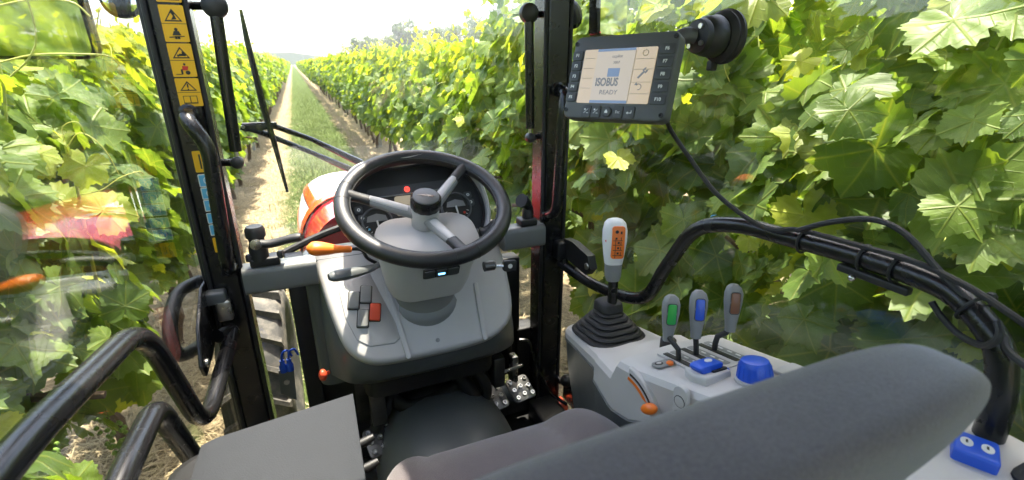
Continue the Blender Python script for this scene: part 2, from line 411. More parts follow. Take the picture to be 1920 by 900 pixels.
# ------------------------------------------------------------------ leaves
KEYS = [(0, 1.0), (10, .92), (22, .76), (30, .74), (42, .86), (55, .95), (68, .87), (80, .72), (88, .69), (100, .76), (114, .83), (130, .80), (148, .75), (162, .63), (172, .40), (178, .16)]
def lrad(a):
    a = abs(a)
    for (a0, r0), (a1, r1) in zip(KEYS, KEYS[1:]):
        if a0 <= a <= a1: return r0 + (r1 - r0) * (a - a0) / (a1 - a0)
    return KEYS[-1][1]
def leaf_shape(n_, seed, ser=0.06):
    """local leaf: stalk at the origin, tip along +y, top side +z; returns points, triangles, uv"""
    r_ = random.Random(seed); pts = [Vector((0, 0, 0))]; cup = r_.uniform(-0.30, 0.10); fold = r_.uniform(0.05, 0.32); wv = r_.uniform(0.03, 0.09); ph = r_.uniform(0, 6)
    for i in range(n_):
        a = -174 + 348 * i / (n_ - 1); rr = lrad(a) * r_.uniform(0.95, 1.04)
        if ser and i not in (0, n_ - 1): rr *= 1 + (ser if i % 2 else -ser)
        x = rr * math.sin(R(a)) * 0.62; y = rr * math.cos(R(a)) * 0.62
        z = cup * rr * rr * 0.6 + fold * abs(x) * 0.7 + wv * math.sin(R(a) * 4 + ph) * rr - max(0, y) ** 2 * r_.uniform(0.15, 0.28)
        pts.append(Vector((x, y, z)))
    tri = [(0, i, i + 1) for i in range(1, n_)]
    return pts, tri, [(p.x, p.y) for p in pts]
def fine_leaf(shp, seed):
    """the same leaf with a middle ring, so that the blade curves"""
    pts, tri, uv = shp; r_ = random.Random(seed); n_ = len(pts) - 1; out = [pts[0]]; k = r_.uniform(.25, .55)
    for i in range(1, n_ + 1, 2): p = pts[i]; out.append(Vector((p.x * .55, p.y * .55, p.z * .55 * k + .02 * math.cos(i * .9 + seed))))
    m_ = len(out) - 1; out += pts[1:]; t_ = [(0, i, i + 1) for i in range(1, m_)]
    for i in range(m_):
        a = 1 + i; o0 = m_ + 1 + 2 * i
        if 2 * i + 1 < n_: t_.append((a, o0, o0 + 1))
        if 2 * i + 2 < n_ and i + 1 < m_: t_ += [(a, o0 + 1, a + 1), (a + 1, o0 + 1, o0 + 2)]
    return out, t_, [(p.x, p.y) for p in out]
NEAR = [leaf_shape(51, s, 0.045) for s in range(8)]
MID = [leaf_shape(17, 20 + s, 0) for s in range(6)]
FAR = [leaf_shape(9, 40 + s, 0) for s in range(4)]

class Leaves:
    """many leaves joined in one mesh, with per-leaf colour attribute and leaf-plane uv"""
    def __init__(s): s.v = []; s.f = []; s.uv = []; s.c = []
    def add(s, shp, mat, c):
        k = len(s.v); pts, tri, uv = shp
        s.v += [tuple(mat @ p) for p in pts]; s.f += [(a + k, b_ + k, d + k) for a, b_, d in tri]; s.uv += uv; s.c += [c] * len(pts)
    def mesh(s, name, mat='leaf'):
        me = bpy.data.meshes.new(name); me.from_pydata(s.v, [], s.f); me.materials.append(M[mat])
        lay = me.uv_layers.new(name='UVMap'); idx = [0] * len(me.loops); me.loops.foreach_get('vertex_index', idx)
        flat = []
        for i in idx: flat += s.uv[i]
        lay.data.foreach_set('uv', flat)
        at = me.attributes.new('rnd', 'FLOAT_VECTOR', 'POINT'); fl = []
        for c in s.c: fl += [c[0], c[1], 0.0]
        at.data.foreach_set('vector', fl)
        me.polygons.foreach_set('use_smooth', [True] * len(me.polygons)); return me

def leaf_matrix(p, outward, r_, size):
    """leaf hanging with its top side turned outward and up, tip drooping"""
    nrm = Vector((outward * r_.uniform(0.25, 1.0), r_.gauss(0, 0.45), r_.uniform(0.05, 0.95))).normalized()
    tip = Vector((outward * r_.uniform(-0.1, 0.7), r_.gauss(0, 0.75), r_.uniform(-1.0, 0.15)))
    y = (tip - nrm * tip.dot(nrm)).normalized(); x = y.cross(nrm)
    m = Matrix((x, y, nrm)).transposed().to_4x4(); m = m @ Matrix.Scale(size, 4); m.translation = p; return m

def canopy(r_, count, top, half, zlow=0.55, ylen=1.05, smin=0.075, smax=0.185, bulge=0.0):
    """leaf placements for one vine, local coordinates, row along y"""
    out = []
    for i in range(count):
        side = 1 if r_.random() < 0.5 else -1
        z = zlow + (top - zlow) * (r_.random() ** 0.85)
        y = r_.uniform(-ylen / 2, ylen / 2)
        prof = half * (0.62 + 0.38 * math.sin(math.pi * min(1, max(0, (z - zlow) / (top - zlow))) ** 0.8))
        prof *= 1 + 0.22 * math.sin(y * 9 + z * 7 + count) * side
        d = prof * (1 - 0.55 * r_.random() ** 2.0) + r_.gauss(0, 0.03)
        if z > top - 0.25: d *= r_.uniform(0.2, 0.9)
        young = max(0.0, min(1.0, (z - (top - 0.35)) / 0.45 + r_.gauss(0.05, 0.2))) if r_.random() < 0.55 else 0.0
        if r_.random() < 0.12: young = r_.uniform(0.5, 1)
        s_ = r_.uniform(smin, smax) * (1 - 0.35 * young)
        out.append((Vector((side * d, y, z)), side, s_, (r_.random(), young)))
    # shoots that stick out above the trimmed top
    for k in range(int(count / 90)):
        y0 = r_.uniform(-ylen / 2, ylen / 2); x0 = r_.uniform(-half * 0.6, half * 0.6); h = r_.uniform(0.08, 0.32); lx = r_.gauss(0, 0.15)
        for j in range(5):
            t = j / 4; out.append((Vector((x0 + lx * t, y0 + 0.1 * t, top - 0.05 + h * t)), r_.choice((-1, 1)), r_.uniform(0.05, 0.10) * (1.2 - 0.5 * t), (r_.random(), 0.55 + 0.45 * t)))
    return out

def trunk_mesh(seed, top=0.95):
    r_ = random.Random(seed); b = B(); p = [Vector((r_.gauss(0, .03), r_.gauss(0, .03), -0.06))]
    for k in range(1, 9): p.append(Vector((p[-1].x + r_.gauss(0, 0.022), p[-1].y + r_.gauss(0, 0.022), -0.06 + (top + 0.06) * k / 8)))
    b.tube(spline(p, 3), [0.034 - 0.014 * i / 24 + 0.004 * math.sin(i * 2.3) for i in range(25)], 8)
    for s_ in (-1, 1):
        e = p[-1]; q = [e, e + Vector((r_.gauss(0, .03), s_ * 0.18, 0.06)), e + Vector((r_.gauss(0, .03), s_ * 0.48, 0.04 + r_.gauss(0, .03)))]
        b.tube(spline(q, 4), [0.017 - 0.0008 * i for i in range(9)], 7)
    o = b.done('trunk', 'bark'); return o
def cane_mesh(seed, top, half):
    r_ = random.Random(seed); b = B()
    for k in range(9):
        y0 = -0.48 + k * 0.12; x = 0; q = [Vector((0, y0, 0.95))]
        for j in range(1, 6): q.append(Vector((q[-1].x + r_.gauss(0, half * 0.22), q[-1].y + r_.gauss(0, 0.04), 0.95 + (top + 0.05 - 0.95) * j / 5)))
        b.tube(spline(q, 3), [0.006 - 0.00022 * i for i in range(16)], 5)
    return b.done('cane', 'cane')

ORD = ['first', 'second', 'third', 'fourth', 'fifth', 'sixth', 'seventh', 'eighth', 'ninth', 'tenth', 'eleventh', 'twelfth', 'thirteenth', 'fourteenth', 'fifteenth', 'sixteenth', 'seventeenth', 'eighteenth', 'nineteenth', 'twentieth', 'twenty-first', 'twenty-second', 'twenty-third', 'twenty-fourth', 'twenty-fifth', 'twenty-sixth', 'twenty-seventh', 'twenty-eighth', 'twenty-ninth', 'thirtieth', 'thirty-first', 'thirty-second', 'thirty-third', 'thirty-fourth', 'thirty-fifth', 'thirty-sixth', 'thirty-seventh', 'thirty-eighth', 'thirty-ninth', 'fortieth']
def part(o, parent):
    o.parent = parent; o.location = (0, 0, 0); return o
def unlinked(o): me = o.data; bpy.data.objects.remove(o); return me
TR = [unlinked(trunk_mesh(s)) for s in range(5)]
CN = {k: [unlinked(cane_mesh(50 + s, k[0], k[1])) for s in range(3)] for k in ((1.98, .36), (1.96, .42))}
LEAFME = []
for i, shp in enumerate(NEAR):
    for young in (0.0, 0.45, 0.9):
        for tone in (0.3, 0.75):
            L_ = Leaves(); L_.add(fine_leaf(shp, i), Matrix(), (tone, young)); LEAFME.append((young, tone, L_.mesh('leaf')))
def pick_leaf(r_, c):
    cand = sorted(LEAFME, key=lambda t: abs(t[0] - c[1]) * 2 + abs(t[1] - c[0]) + r_.random() * 0.25); return cand[0][2]

def stuff_mesh(seed, shapes, count, top, half, **k):
    r_ = random.Random(seed); L_ = Leaves()
    for p, sd_, s_, c in canopy(r_, count, top, half, **k): L_.add(r_.choice(shapes), leaf_matrix(p, sd_, r_, s_), c)
    return L_.mesh('foliage')
MIDME = {t: [stuff_mesh(300 + s, MID, 520, t[0], t[1], zlow=.72 if t[1] < .4 else .6, smin=0.10, smax=0.19) for s in range(5)] for t in CN}
FARME = {t: [stuff_mesh(400 + s, FAR, 330, t[0], t[1], zlow=.72 if t[1] < .4 else .6, smin=0.14, smax=0.24) for s in range(4)] for t in CN}

def obj(name, me, parent=None):
    o = bpy.data.objects.new(name, me); col.objects.link(o); o.parent = parent; return o

def grape_mesh(seed):
    r_ = random.Random(seed); b = B()
    for k in range(46):
        t = r_.random(); a = r_.uniform(0, 6.28); rr = 0.034 * (1 - t) ** 0.7 + 0.004
        c = Vector((rr * math.cos(a), rr * math.sin(a), -0.15 * t)); rad = r_.uniform(0.006, 0.0085)
        b.loft([[c + Vector((rad * math.sin(q) * math.cos(u), rad * math.sin(q) * math.sin(u), rad * math.cos(q))) for u in (0, 1.26, 2.51, 3.77, 5.03)] for q in (0.5, 1.2, 1.95, 2.65)])
    b.tube([V(0, 0, 0.04), V(0, 0, 0)], 0.002, 5)
    return unlinked(b.done('grape_bunch', 'grape'))
GR = [grape_mesh(s) for s in range(3)]

def row(x0, ystart, n_, top, half, side, rowname, near_n, face):
    """face: +1 when the cab looks at the row's +x side"""
    key = (top, half); r_ = random.Random(int(x0 * 100))
    for i in range(n_):
        y = ystart + i * 1.0
        lbl = f'leafy grapevine in the {side} row, {ORD[i]} vine counting away from the cab'
        t = thing('grapevine', lbl, 'grapevine', (x0 + r_.gauss(0, .03), y + r_.gauss(0, .05), 0), f'grapevines of the {side} row')
        tr = obj('trunk', TR[i % 5], t); tr.rotation_euler.z = r_.uniform(0, 6.28)
        if i < near_n:
            obj('cane', CN[key][i % 3], t)
            hi = .36 if (face < 0 and i < 4) else 0.0
            pl = canopy(r_, 640 + int(hi * 500), top + hi, half, ylen=1.12, zlow=0.52 if face < 0 else 0.70)
            pl.sort(key=lambda q: -q[0].x * face + 0.12 * r_.random())
            single = 170 if i < near_n - 2 else 110
            for p, sd_, s_, c in pl[:single]:
                lf = obj('leaf', pick_leaf(r_, c), t); s_ *= 1.22 if face < 0 else 1.12
                lf.matrix_local = leaf_matrix(p, face, r_, s_)
            L_ = Leaves()
            for p, sd_, s_, c in pl[single:]: L_.add(r_.choice(NEAR[:5]), leaf_matrix(p, sd_, r_, s_), c)
            fo = obj('foliage', L_.mesh('foliage'), t); fo['kind'] = 'stuff'
            for g in range(3 if face < 0 else 1):
                tb = B(); p0 = Vector((face * half * r_.uniform(.8, 1.05), r_.uniform(-.5, .5), r_.uniform(.9, top))); q = [p0]; dr = Vector((face * .5, r_.gauss(0, .8), r_.uniform(-.2, .9))).normalized()
                for j in range(6): dr = (dr + Vector((r_.gauss(0, .25), r_.gauss(0, .3), -.14 * j * .5))).normalized(); q.append(q[-1] + dr * .035 * (1 - .08 * j))
                tb.tube(spline(q, 4), [.0019 - .00005 * j for j in range(25)], 5); td = tb.done('tendril', 'tendril'); td.parent = t
            for g in range(3):
                gq = obj('grape_bunch', GR[(i + g) % 3], t); gq.location = (face * half * r_.uniform(0.6, 0.95), r_.uniform(-.45, .45), r_.uniform(0.75, 1.05)); gq['kind'] = 'stuff'
        else:
            mm = MIDME if i < near_n + 10 else FARME
            fo = obj('foliage', r_.choice(mm[key]), t); fo['kind'] = 'stuff'
            if r_.random() < 0.5: fo.rotation_euler.z = math.pi
            fo.scale.z = r_.uniform(0.97, 1.05)
            if i < near_n + 10: obj('cane', CN[key][i % 3], t)
LX, RX = -1.04, 1.60
row(RX, 0.15, 40, 1.96, .42, 'right', 'right', 6, -1)
row(LX, 1.55, 39, 1.98, .36, 'left', 'left', 5, 1)
for x0, key, yy in ((LX, (1.98, .36), (.55, -.45, -1.45, -2.45, -3.45)), (RX, (1.96, .42), (-.85, -1.85, -2.85))):      # vines the mirrors show
    for k, y in enumerate(yy):
        sd_ = 'left' if x0 < 0 else 'right'
        t = thing('grapevine', f'{ORD[k]} grapevine back from the cab in the {sd_} row, showing only in the mirror', 'grapevine', (x0, y, 0), f'grapevines behind the cab, {sd_} row')
        obj('trunk', TR[k % 5], t); fo = obj('foliage', MIDME[key][k % 5], t); fo['kind'] = 'stuff'
# the rows beyond what one can count, and the next rows to either side
L_ = Leaves(); r_ = random.Random(5)
for x0, top, half, y0, y1, cnt in ((RX, 1.96, .42, 40, 190, 5200), (LX, 1.98, .36, 40, 190, 5200)):
    for k in range(cnt):
        y = y0 + (y1 - y0) * r_.random() ** 1.5; sd_ = r_.choice((-1, 1)); z = r_.uniform(0.55, top + .08)
        L_.add(r_.choice(FAR), leaf_matrix(Vector((x0 + sd_ * half * r_.uniform(.5, 1), y, z)), sd_, r_, r_.uniform(.22, .42)), (r_.random(), max(0, min(1, z - 1.4)) * r_.random()))
o = obj('distant_vines', L_.mesh('distant_vines')); o['kind'] = 'stuff'; tag(o, 'far ends of the two vine rows merging at the horizon', 'vines')
L_ = Leaves()
for x0 in (-3.8, 4.35, 7.1):
    for k in range(9000):
        y = -4 + 44 * r_.random() ** 1.3; sd_ = r_.choice((-1, 1)); z = r_.uniform(0.5, 2.1)
        L_.add(r_.choice(FAR), leaf_matrix(Vector((x0 + sd_ * .4 * r_.uniform(.3, 1), y, z)), sd_, r_, r_.uniform(.15, .26)), (r_.random(), 0.3 * r_.random()))
o = obj('neighbouring_vine_rows', L_.mesh('neighbouring_vine_rows')); o['kind'] = 'stuff'; tag(o, 'next vine rows seen through gaps behind the near rows', 'vines')

# vineyard posts in the rows
for k, (x, y) in enumerate(((LX + .02, 7.0), (LX, 12.2), (RX, 6.2), (RX, 11.4))):
    b = B(); b.prism(rrect(-.035, .035, -.035, .035, .012, 2), Matrix(), -.1, 1.9, 0.01)
    p_ = b.done('vineyard_post', 'wood'); p_.location = (x, y, 0)
    tag(p_, ['grey post in the left row, nearer of the two', 'grey post in the left row, farther of the two', 'grey post in the right row, nearer of the two', 'grey post in the right row, farther of the two'][k], 'post', 'vineyard posts')

# free shoots: the young yellow shoot with tendrils by the left door
sh = thing('vine_shoot', 'yellow-green young vine shoot with tendrils rising outside the left door', 'vine shoot', (-.62, 1.72, 0))
b = B(); b.tube(spline([(-.66, 1.75, .9), (-.63, 1.72, 1.25), (-.605, 1.70, 1.45), (-.60, 1.70, 1.60)], 5), [.006 - .0002 * i for i in range(16)], 7); b.done('stem', 'tendril', sh)
for path in ([(-.605, 1.70, 1.45), (-.55, 1.69, 1.46), (-.50, 1.70, 1.49), (-.46, 1.72, 1.50), (-.45, 1.73, 1.49)],
             [(-.60, 1.70, 1.58), (-.56, 1.70, 1.62), (-.52, 1.70, 1.58), (-.50, 1.70, 1.50)],
             [(-.60, 1.70, 1.60), (-.59, 1.69, 1.64), (-.56, 1.70, 1.65), (-.55, 1.70, 1.62)],
             [(-.615, 1.70, 1.40), (-.66, 1.70, 1.45), (-.70, 1.70, 1.44)]):
    b = B(); b.tube(spline(path, 6), .0014, 5); b.done('tendril', 'tendril', sh)
for p, s_, yg in (((-.60, 1.70, 1.60), .07, .6), ((-.57, 1.70, 1.53), .11, .5), ((-.66, 1.70, 1.57), .10, .5), ((-.56, 1.70, 1.40), .16, .45), ((-.66, 1.70, 1.43), .15, .6), ((-.68, 1.71, 1.30), .16, .45), ((-.58, 1.69, 1.28), .14, .45)):
    lf = obj('leaf', pick_leaf(rng, (.7, yg)), sh); mtx = leaf_matrix(Vector(p), 1, rng, s_); mtx.translation = Vector(p) - sh.location; lf.matrix_local = mtx
sh2 = thing('vine_shoot', 'thin yellow tendril curling across the rectangular mirror at top left', 'vine shoot', (-.33, .98, 0))
for path in ([(-.40, 1.02, 1.78), (-.368, 1.02, 1.81), (-.352, 1.02, 1.85), (-.352, 1.02, 1.95)], [(-.40, 1.02, 1.875), (-.35, 1.02, 1.888), (-.30, 1.02, 1.888), (-.28, 1.02, 1.868)],
             [(-.41, 1.02, 1.80), (-.36, 1.02, 1.812), (-.30, 1.02, 1.813), (-.27, 1.02, 1.81), (-.258, 1.02, 1.795)]):
    b = B(); b.tube(spline(path, 6), .0014, 5); b.done('tendril', 'tendril', sh2)

# ------------------------------------------------------------------ far hills and the line of trees on the right
def ridge(name, pts, dy):
    b = B(); n_ = len(pts)
    b.loft([[Vector((x, y, -1)) for x, y, z in pts], [Vector((x, y, z)) for x, y, z in pts], [Vector((x, y + dy, z * 1.05)) for x, y, z in pts], [Vector((x, y + 2 * dy, -1)) for x, y, z in pts]], False, False, False)
    return struct(b.done(name, 'hill'))
ridge('hill', [(-570 + 38 * k, 540 - abs(k - 15) * 4, 4 + 5 * math.sin(k * .55) ** 2 + 3 * math.sin(k * 1.3 + 1)) for k in range(31)], 60)
ridge('wooded_slope', [(16 + 12 * k, 250 - 3 * k, 0.3 + 1.05 * k) for k in range(16)], 60)
def tree(x, y, h, wd, seed, lbl):
    r_ = random.Random(seed); t = thing('tree', lbl, 'tree', (x, y, max(0, (x - 20) * .085)), 'trees on the far ridge')
    b = B(); tp = [V(0, 0, -.5), V(.1, 0, h * .3), V(-.1, .1, h * .6), V(0, 0, h * .85)]; b.tube(spline(tp, 4), [h * .028 - h * .0018 * i for i in range(13)], 8)
    for k in range(6):
        a = r_.uniform(0, 6.28); z = h * r_.uniform(.35, .7); b.tube([V(0, 0, z), V(math.cos(a) * wd * .25, math.sin(a) * wd * .25, z + h * .12), V(math.cos(a) * wd * .4, math.sin(a) * wd * .4, z + h * .2)], [h * .012, h * .009, h * .004], 6)
    tk = b.done('trunk', 'bark'); tk.parent = t
    L2 = Leaves(); cl = [(Vector((r_.gauss(0, wd * .24), r_.gauss(0, wd * .24), h * r_.uniform(.35, .92))), wd * r_.uniform(.14, .26)) for k in range(20)]
    for k in range(1500):
        c, rad = r_.choice(cl); d = Vector((r_.gauss(0, 1), r_.gauss(0, 1), r_.gauss(0, .8))); d = d.normalized() * rad * r_.random() ** .35
        p = c + d; L2.add(r_.choice(FAR), leaf_matrix(p, 1 if d.x > 0 else -1, r_, h * r_.uniform(.045, .085)), (r_.random(), .4 * r_.random()))
    cr = obj('crown', L2.mesh('crown', 'treeleaf'), t); return t
TL = [(20, 236, 6.0, 7, 'small low tree at the left foot of the far tree line'), (26, 232, 9.5, 9, 'first big dark tree at the left of the far tree line'), (31.5, 230, 13.5, 9, 'pointed tree right of the first big one on the ridge'),
      (38, 228, 12.5, 10, 'fourth tree from the left on the far ridge'), (46.5, 230, 20.5, 11, 'tallest tree in the left half of the far tree line'), (54, 226, 15.5, 11, 'tree right of the tallest one on the ridge'), (62, 224, 17, 12, 'broad tree in the middle of the far tree line'),
      (70, 222, 17, 13, 'wide low tree on the ridge right of the middle'), (79, 222, 21, 12, 'high tree on the ridge left of the right strut'), (88, 220, 25, 13, 'crowned tree on the ridge near the right strut'), (97, 218, 24, 13, 'tree on the ridge right behind the right strut'), (108, 216, 27, 15, 'rightmost tree of the far ridge beside the right pillar')]
for k, (x, y, h, wd, lb) in enumerate(TL): tree(x, y, h - max(0, (x - 20) * .085), wd * 1.15, 600 + k, lb)

# ================================================================== THE TRACTOR
# ------------------------------------------------------------------ cab frame
cf = thing('cab_frame', 'black tractor cab frame with two front pillars and grey crossbeams', 'cab frame', (.22, 1.2, .7))
pil = []
for sgn, x0, x1 in ((-1, -.247, -.168), (1, .590, .672)):
    b = B(); xo, xi = (x0, x1) if sgn < 0 else (x1, x0)
    s_ = 1 if sgn < 0 else -1
    prof = [(xo, 1.20), (xo + s_ * .006, 1.176), (xo + s_ * .020, 1.165), (xi - s_ * .012, 1.165), (xi, 1.180), (xi, 1.235), (xo, 1.235)]
    b.prism(prof, Matrix(), .70, 2.12); p_ = b.done('pillar', 'black', cf); pil.append(p_)
    for xx, yy, rr in ((xo + s_ * .010, 1.170, .0055), (xi - s_ * .003, 1.172, .005), (xo + s_ * .001, 1.19, .006)):
        b = B(); b.tube([(xx, yy, .72), (xx, yy, 2.1)], rr, 8); b.done('seal_strip', 'rubber', p_)
lab(pil[0], 'left black pillar carrying yellow and blue stickers'); lab(pil[1], 'right black pillar beside the display')
LP, RP = pil
# grab handles
for p_, pts in ((LP, [(-.203, 1.168, 1.705), (-.200, 1.105, 1.700), (-.172, 1.100, 1.650), (-.183, 1.100, 1.400), (-.190, 1.168, 1.365)]),
                (RP, [(.628, 1.168, 1.735), (.622, 1.110, 1.730), (.612, 1.105, 1.69), (.603, 1.105, 1.42), (.607, 1.168, 1.395)])):
    b = B(); b.tube(fillet(pts, .05, 6), .0142, 14); g = b.done('grab_handle', 'black', p_)
    for e in (pts[0], pts[-1]):
        b = B(); b.lathe([(.019, 0), (.019, .004), (.015, .007)], frame(e, (1, 0, 0), (0, 0, 1)) @ Matrix.Translation((0, 0, .0015)), 16); b.done('handle_flange', 'black', p_)
# crossbeams and clamps
for xa, xb, z in ((-.168, -.012, 1.332), (.468, .592, 1.342)):
    b = B(); prof = rrect(1.145, 1.205, z - .032, z + .032, .014, 4)
    b.loft([[Vector((x, y, zz)) for y, zz in prof] for x in (xa, xb)]); b.done('crossbeam', 'beam', cf)
b = B(); b.box((.22, 1.24, .74), (.84, .10, .05)); b.done('sill', 'blackm', cf, .006)
b = B(); b.box((-.232, .45, .80), (.05, 1.42, .09)); b.done('sill', 'black', cf, .008)
b = B(); b.box((.70, .45, .80), (.05, 1.42, .09)); b.done('sill', 'black', cf, .008)
b = B(); b.box((-.064, 1.275, 1.04), (.046, .05, .60)); b.done('post', 'blackm', cf, .006)
b = B(); b.box((.515, 1.285, 1.03), (.10, .05, .42)); b.done('post', 'blackm', cf, .006)
b = B(); b.prism(rrect(.205, .86, -.95, 1.46, .03, 3), Matrix(), 2.13, 2.21, .02); b.done('roof', 'light', cf)  # unseen roof; front and right overhang drawn out to shade wheel and console
b = B(); b.prism(rrect(-.27, .203, -.95, .72, .03, 3), Matrix(), 2.132, 2.208, .02); b.done('roof', 'light', cf)
b = B(); b.box((-.033, 1.08, 2.17), (.465, .71, .006)); b.done('added_sun_hatch', 'glass', cf)  # added glass opening, out of view, lets sun onto dashboard and armrest
for x in (-.27, .74):
    b = B(); b.box((x, -.62, 1.45), (.07, .08, 1.36)); b.done('pillar', 'black', cf, .01)

# stickers on the left pillar (rear face y = 1.165, facing the driver)
def sticker(x0, x1, z0, z1, base, syms, parent, y=1.1645):
    b = B(); m4 = frame((0, y, 0), (1, 0, 0), (0, 0, 1)); cx, cz = (x0 + x1) / 2, (z0 + z1) / 2; sx, sz = (x1 - x0), (z1 - z0)
    b.prism(rrect(x0, x1, z0, z1, .002, 2), m4, 0, .0008)
    for mi, lift, poly in syms:
        b.m = mi; b.prism([(cx + px * sx, cz + pz * sz) for px, pz in poly], m4, .0007, .0010 + lift * .0003)
    return b.done('sticker', [base, 'inkblack', base, 'inkred', 'white'], parent, flat=True)
def tri(cx, cz, s_, k): return [(1, 0, [(cx - s_, cz - s_ * k), (cx + s_, cz - s_ * k), (cx, cz + s_ * k)]), (2, 1, [(cx - s_ * .74, cz - s_ * k * .78), (cx + s_ * .74, cz - s_ * k * .78), (cx, cz + s_ * k * .62)])]
def rect(cx, cz, hx, hz): return [(cx - hx, cz - hz), (cx + hx, cz - hz), (cx + hx, cz + hz), (cx - hx, cz + hz)]
line = [(1, 0, rect(0, 0, .5, .008))]
X0, X1 = -.2145, -.1745
sticker(X0, X1, 1.906, 1.960, 'yellow', [(1, 0, rect(0, -.42, .42, .02)), (1, 0, rect(0, -.25, .2, .08))], LP)
sticker(X0, X1, 1.8375, 1.9015, 'yellow', tri(0, .23, .36, .48) + line + [(1, 2, [(-.08, .1), (.14, .12), (.10, .2), (.02, .36), (-.06, .3), (.02, .2)]), (1, 2, rect(.06, .28, .03, .03)), (1, 1, circ(.02, -.16, .07, 10, .05)), (1, 1, [(-.16, -.32), (.2, -.32), (.12, -.2), (-.08, -.2)]), (1, 1, [(-.30, -.36), (.32, -.33), (.32, -.35), (-.30, -.39)]), (1, 1, rect(-.03, -.38, .05, .04)), (1, 1, rect(.08, -.38, .05, .04))], LP)
sticker(X0, X1, 1.7745, 1.8350, 'yellow', tri(0, .23, .36, .48) + line + [(1, 2, rect(.06, .16, .14, .035)), (1, 2, rect(.10, .21, .05, .05)), (1, 2, circ(-.12, .14, .05, 8, .035)), (1, 1, circ(.05, -.12, .05, 10, .04)), (3, 1, [(-.08, -.30), (.14, -.30), (.20, -.18), (-.05, -.17)]), (1, 2, circ(.14, -.37, .10, 10, .065)), (1, 1, rect(-.10, -.34, .04, .07)), (1, 1, rect(-.22, -.42, .14, .01))], LP)
sticker(X0, X1, 1.7190, 1.7720, 'yellow', tri(0, .23, .36, .48) + line + [(1, 2, rect(0, .24, .03, .07)), (1, 2, rect(0, .11, .03, .025)), (1, 1, rect(0, -.26, .30, .14)), (2, 2, rect(-.145, -.25, .125, .11)), (2, 2, rect(.145, -.25, .125, .11))], LP)
sticker(-.2135, -.1825, 1.587, 1.631, 'yellow', [(1, 0, rect(-.12, .0, .05, .34)), (1, 0, rect(.18, -.12, .05, .18)), (1, 0, rect(.18, .28, .04, .06))], LP)
for z0, z1 in ((1.5555, 1.5830), (1.5290, 1.5545), (1.5025, 1.5280), (1.4755, 1.4990), (1.4480, 1.4735)):
    sticker(-.2125, -.1765, z0, z1, 'white', [(1, 0, rect(0, 0, .45, .42))], LP).data.materials[1] = M['bluest']
    b = B(); m4 = frame((-.1945, 1.1630, (z0 + z1) / 2), (1, 0, 0), (0, 0, 1)); b.prism(circ(0, 0, .0092, 14), m4, -.0003, .0004); b.m = 1; b.prism(circ(0, 0, .0072, 14), m4, 0, .0008); b.m = 0; b.prism([(-.004, -.004), (.005, -.002), (.003, .004), (-.003, .003)], m4, .0003, .0012); b.done('pictogram', ['white', 'bluest'], LP, flat=True)
sticker(-.2115, -.1835, 1.409, 1.443, 'yellow', [(1, 0, rect(-.1, .0, .05, .30)), (1, 0, rect(.15, 0, .04, .22))], LP)

# ------------------------------------------------------------------ clamp levers on the crossbeam
t = thing('clamp_lever', 'black clamp lever with a long flat handle on the left crossbeam', 'lever', (-.13, 1.17, 1.364), 'crossbeam clamp levers')
b = B(); b.box((-.118, 1.172, 1.374), (.062, .040, .020)); b.done('base', 'blackm', t, .004)
b = B(); b.lathe([(.020, 0), (.020, .030), (.016, .042), (.017, .052), (.021, .056), (.021, .072), (.017, .080)], Matrix.Translation((-.128, 1.168, 1.378)), 16); b.done('clamp_body', 'blackm', t)
b = B(); b.tube(spline([(-.130, 1.150, 1.424), (-.100, 1.145, 1.420), (-.060, 1.14, 1.427), (-.034, 1.135, 1.430)], 5), [.012] * 10 + [.0125] * 5 + [.010], 12, flat=.8); b.done('handle', 'blackm', t)
b = B(); b.lathe([(.012, 0), (.012, .006), (.006, .007)], frame((-.128, 1.142, 1.424), (1, 0, 0), (0, 0, 1)), 12); b.done('bolt', 'steel', t)
for dx in (-.150, -.086):
    b = B(); b.lathe([(.008, 0), (.008, .012), (.005, .016)], Matrix.Translation((dx + .002, 1.160, 1.380)), 6); b.done('nut', 'blackm', t)
t = thing('clamp_lever', 'black clamp lever on the right crossbeam beside the pillar', 'lever', (.535, 1.17, 1.374), 'crossbeam clamp levers')
b = B(); b.box((.545, 1.172, 1.384), (.05, .040, .020)); b.done('base', 'blackm', t, .004)
b = B(); b.lathe([(.016, 0), (.016, .026), (.013, .034)], Matrix.Translation((.548, 1.172, 1.388)), 14); b.done('clamp_body', 'blackm', t)
b = B(); b.tube(spline([(.552, 1.168, 1.420), (.536, 1.160, 1.440), (.518, 1.150, 1.452)], 5), [.011] * 4 + [.015] * 4 + [.019] * 3, 12); b.done('handle', 'blackm', t)

# ------------------------------------------------------------------ windscreen, doors
def pane(path, z0, z1, th, name, parent, side=1):
    """curved glass: path of (x, y), extruded in z, with thickness"""
    P = [Vector((x, y, 0)) for x, y in path]; b = B(); n_ = len(P); nr = []
    for i in range(n_):
        tt = (P[min(i + 1, n_ - 1)] - P[max(i - 1, 0)]).normalized(); nr.append(Vector((-tt.y, tt.x, 0)))
    ring = [p for p in P] + [P[i] + nr[i] * th for i in reversed(range(n_))]
    b.loft([[Vector((p.x, p.y, z0)) for p in ring], [Vector((p.x, p.y, z1)) for p in ring]])
    return b.done(name, 'glass', parent)
ws = thing('windscreen', 'large clear curved windscreen between the two front pillars', 'windscreen', (.22, 1.35, .8))
sp_ = spline([(-.205, 1.242, 0), (-.10, 1.30, 0), (.06, 1.375, 0), (.215, 1.395, 0), (.37, 1.375, 0), (.53, 1.30, 0), (.632, 1.242, 0)], 5)
pane([(p.x, p.y) for p in sp_], .80, 2.10, .005, 'pane', ws)
for x in (-.205, .632):
    b = B(); b.tube([(x, 1.243, .8), (x, 1.243, 2.1)], .008, 8); b.done('frame', 'rubber', ws)
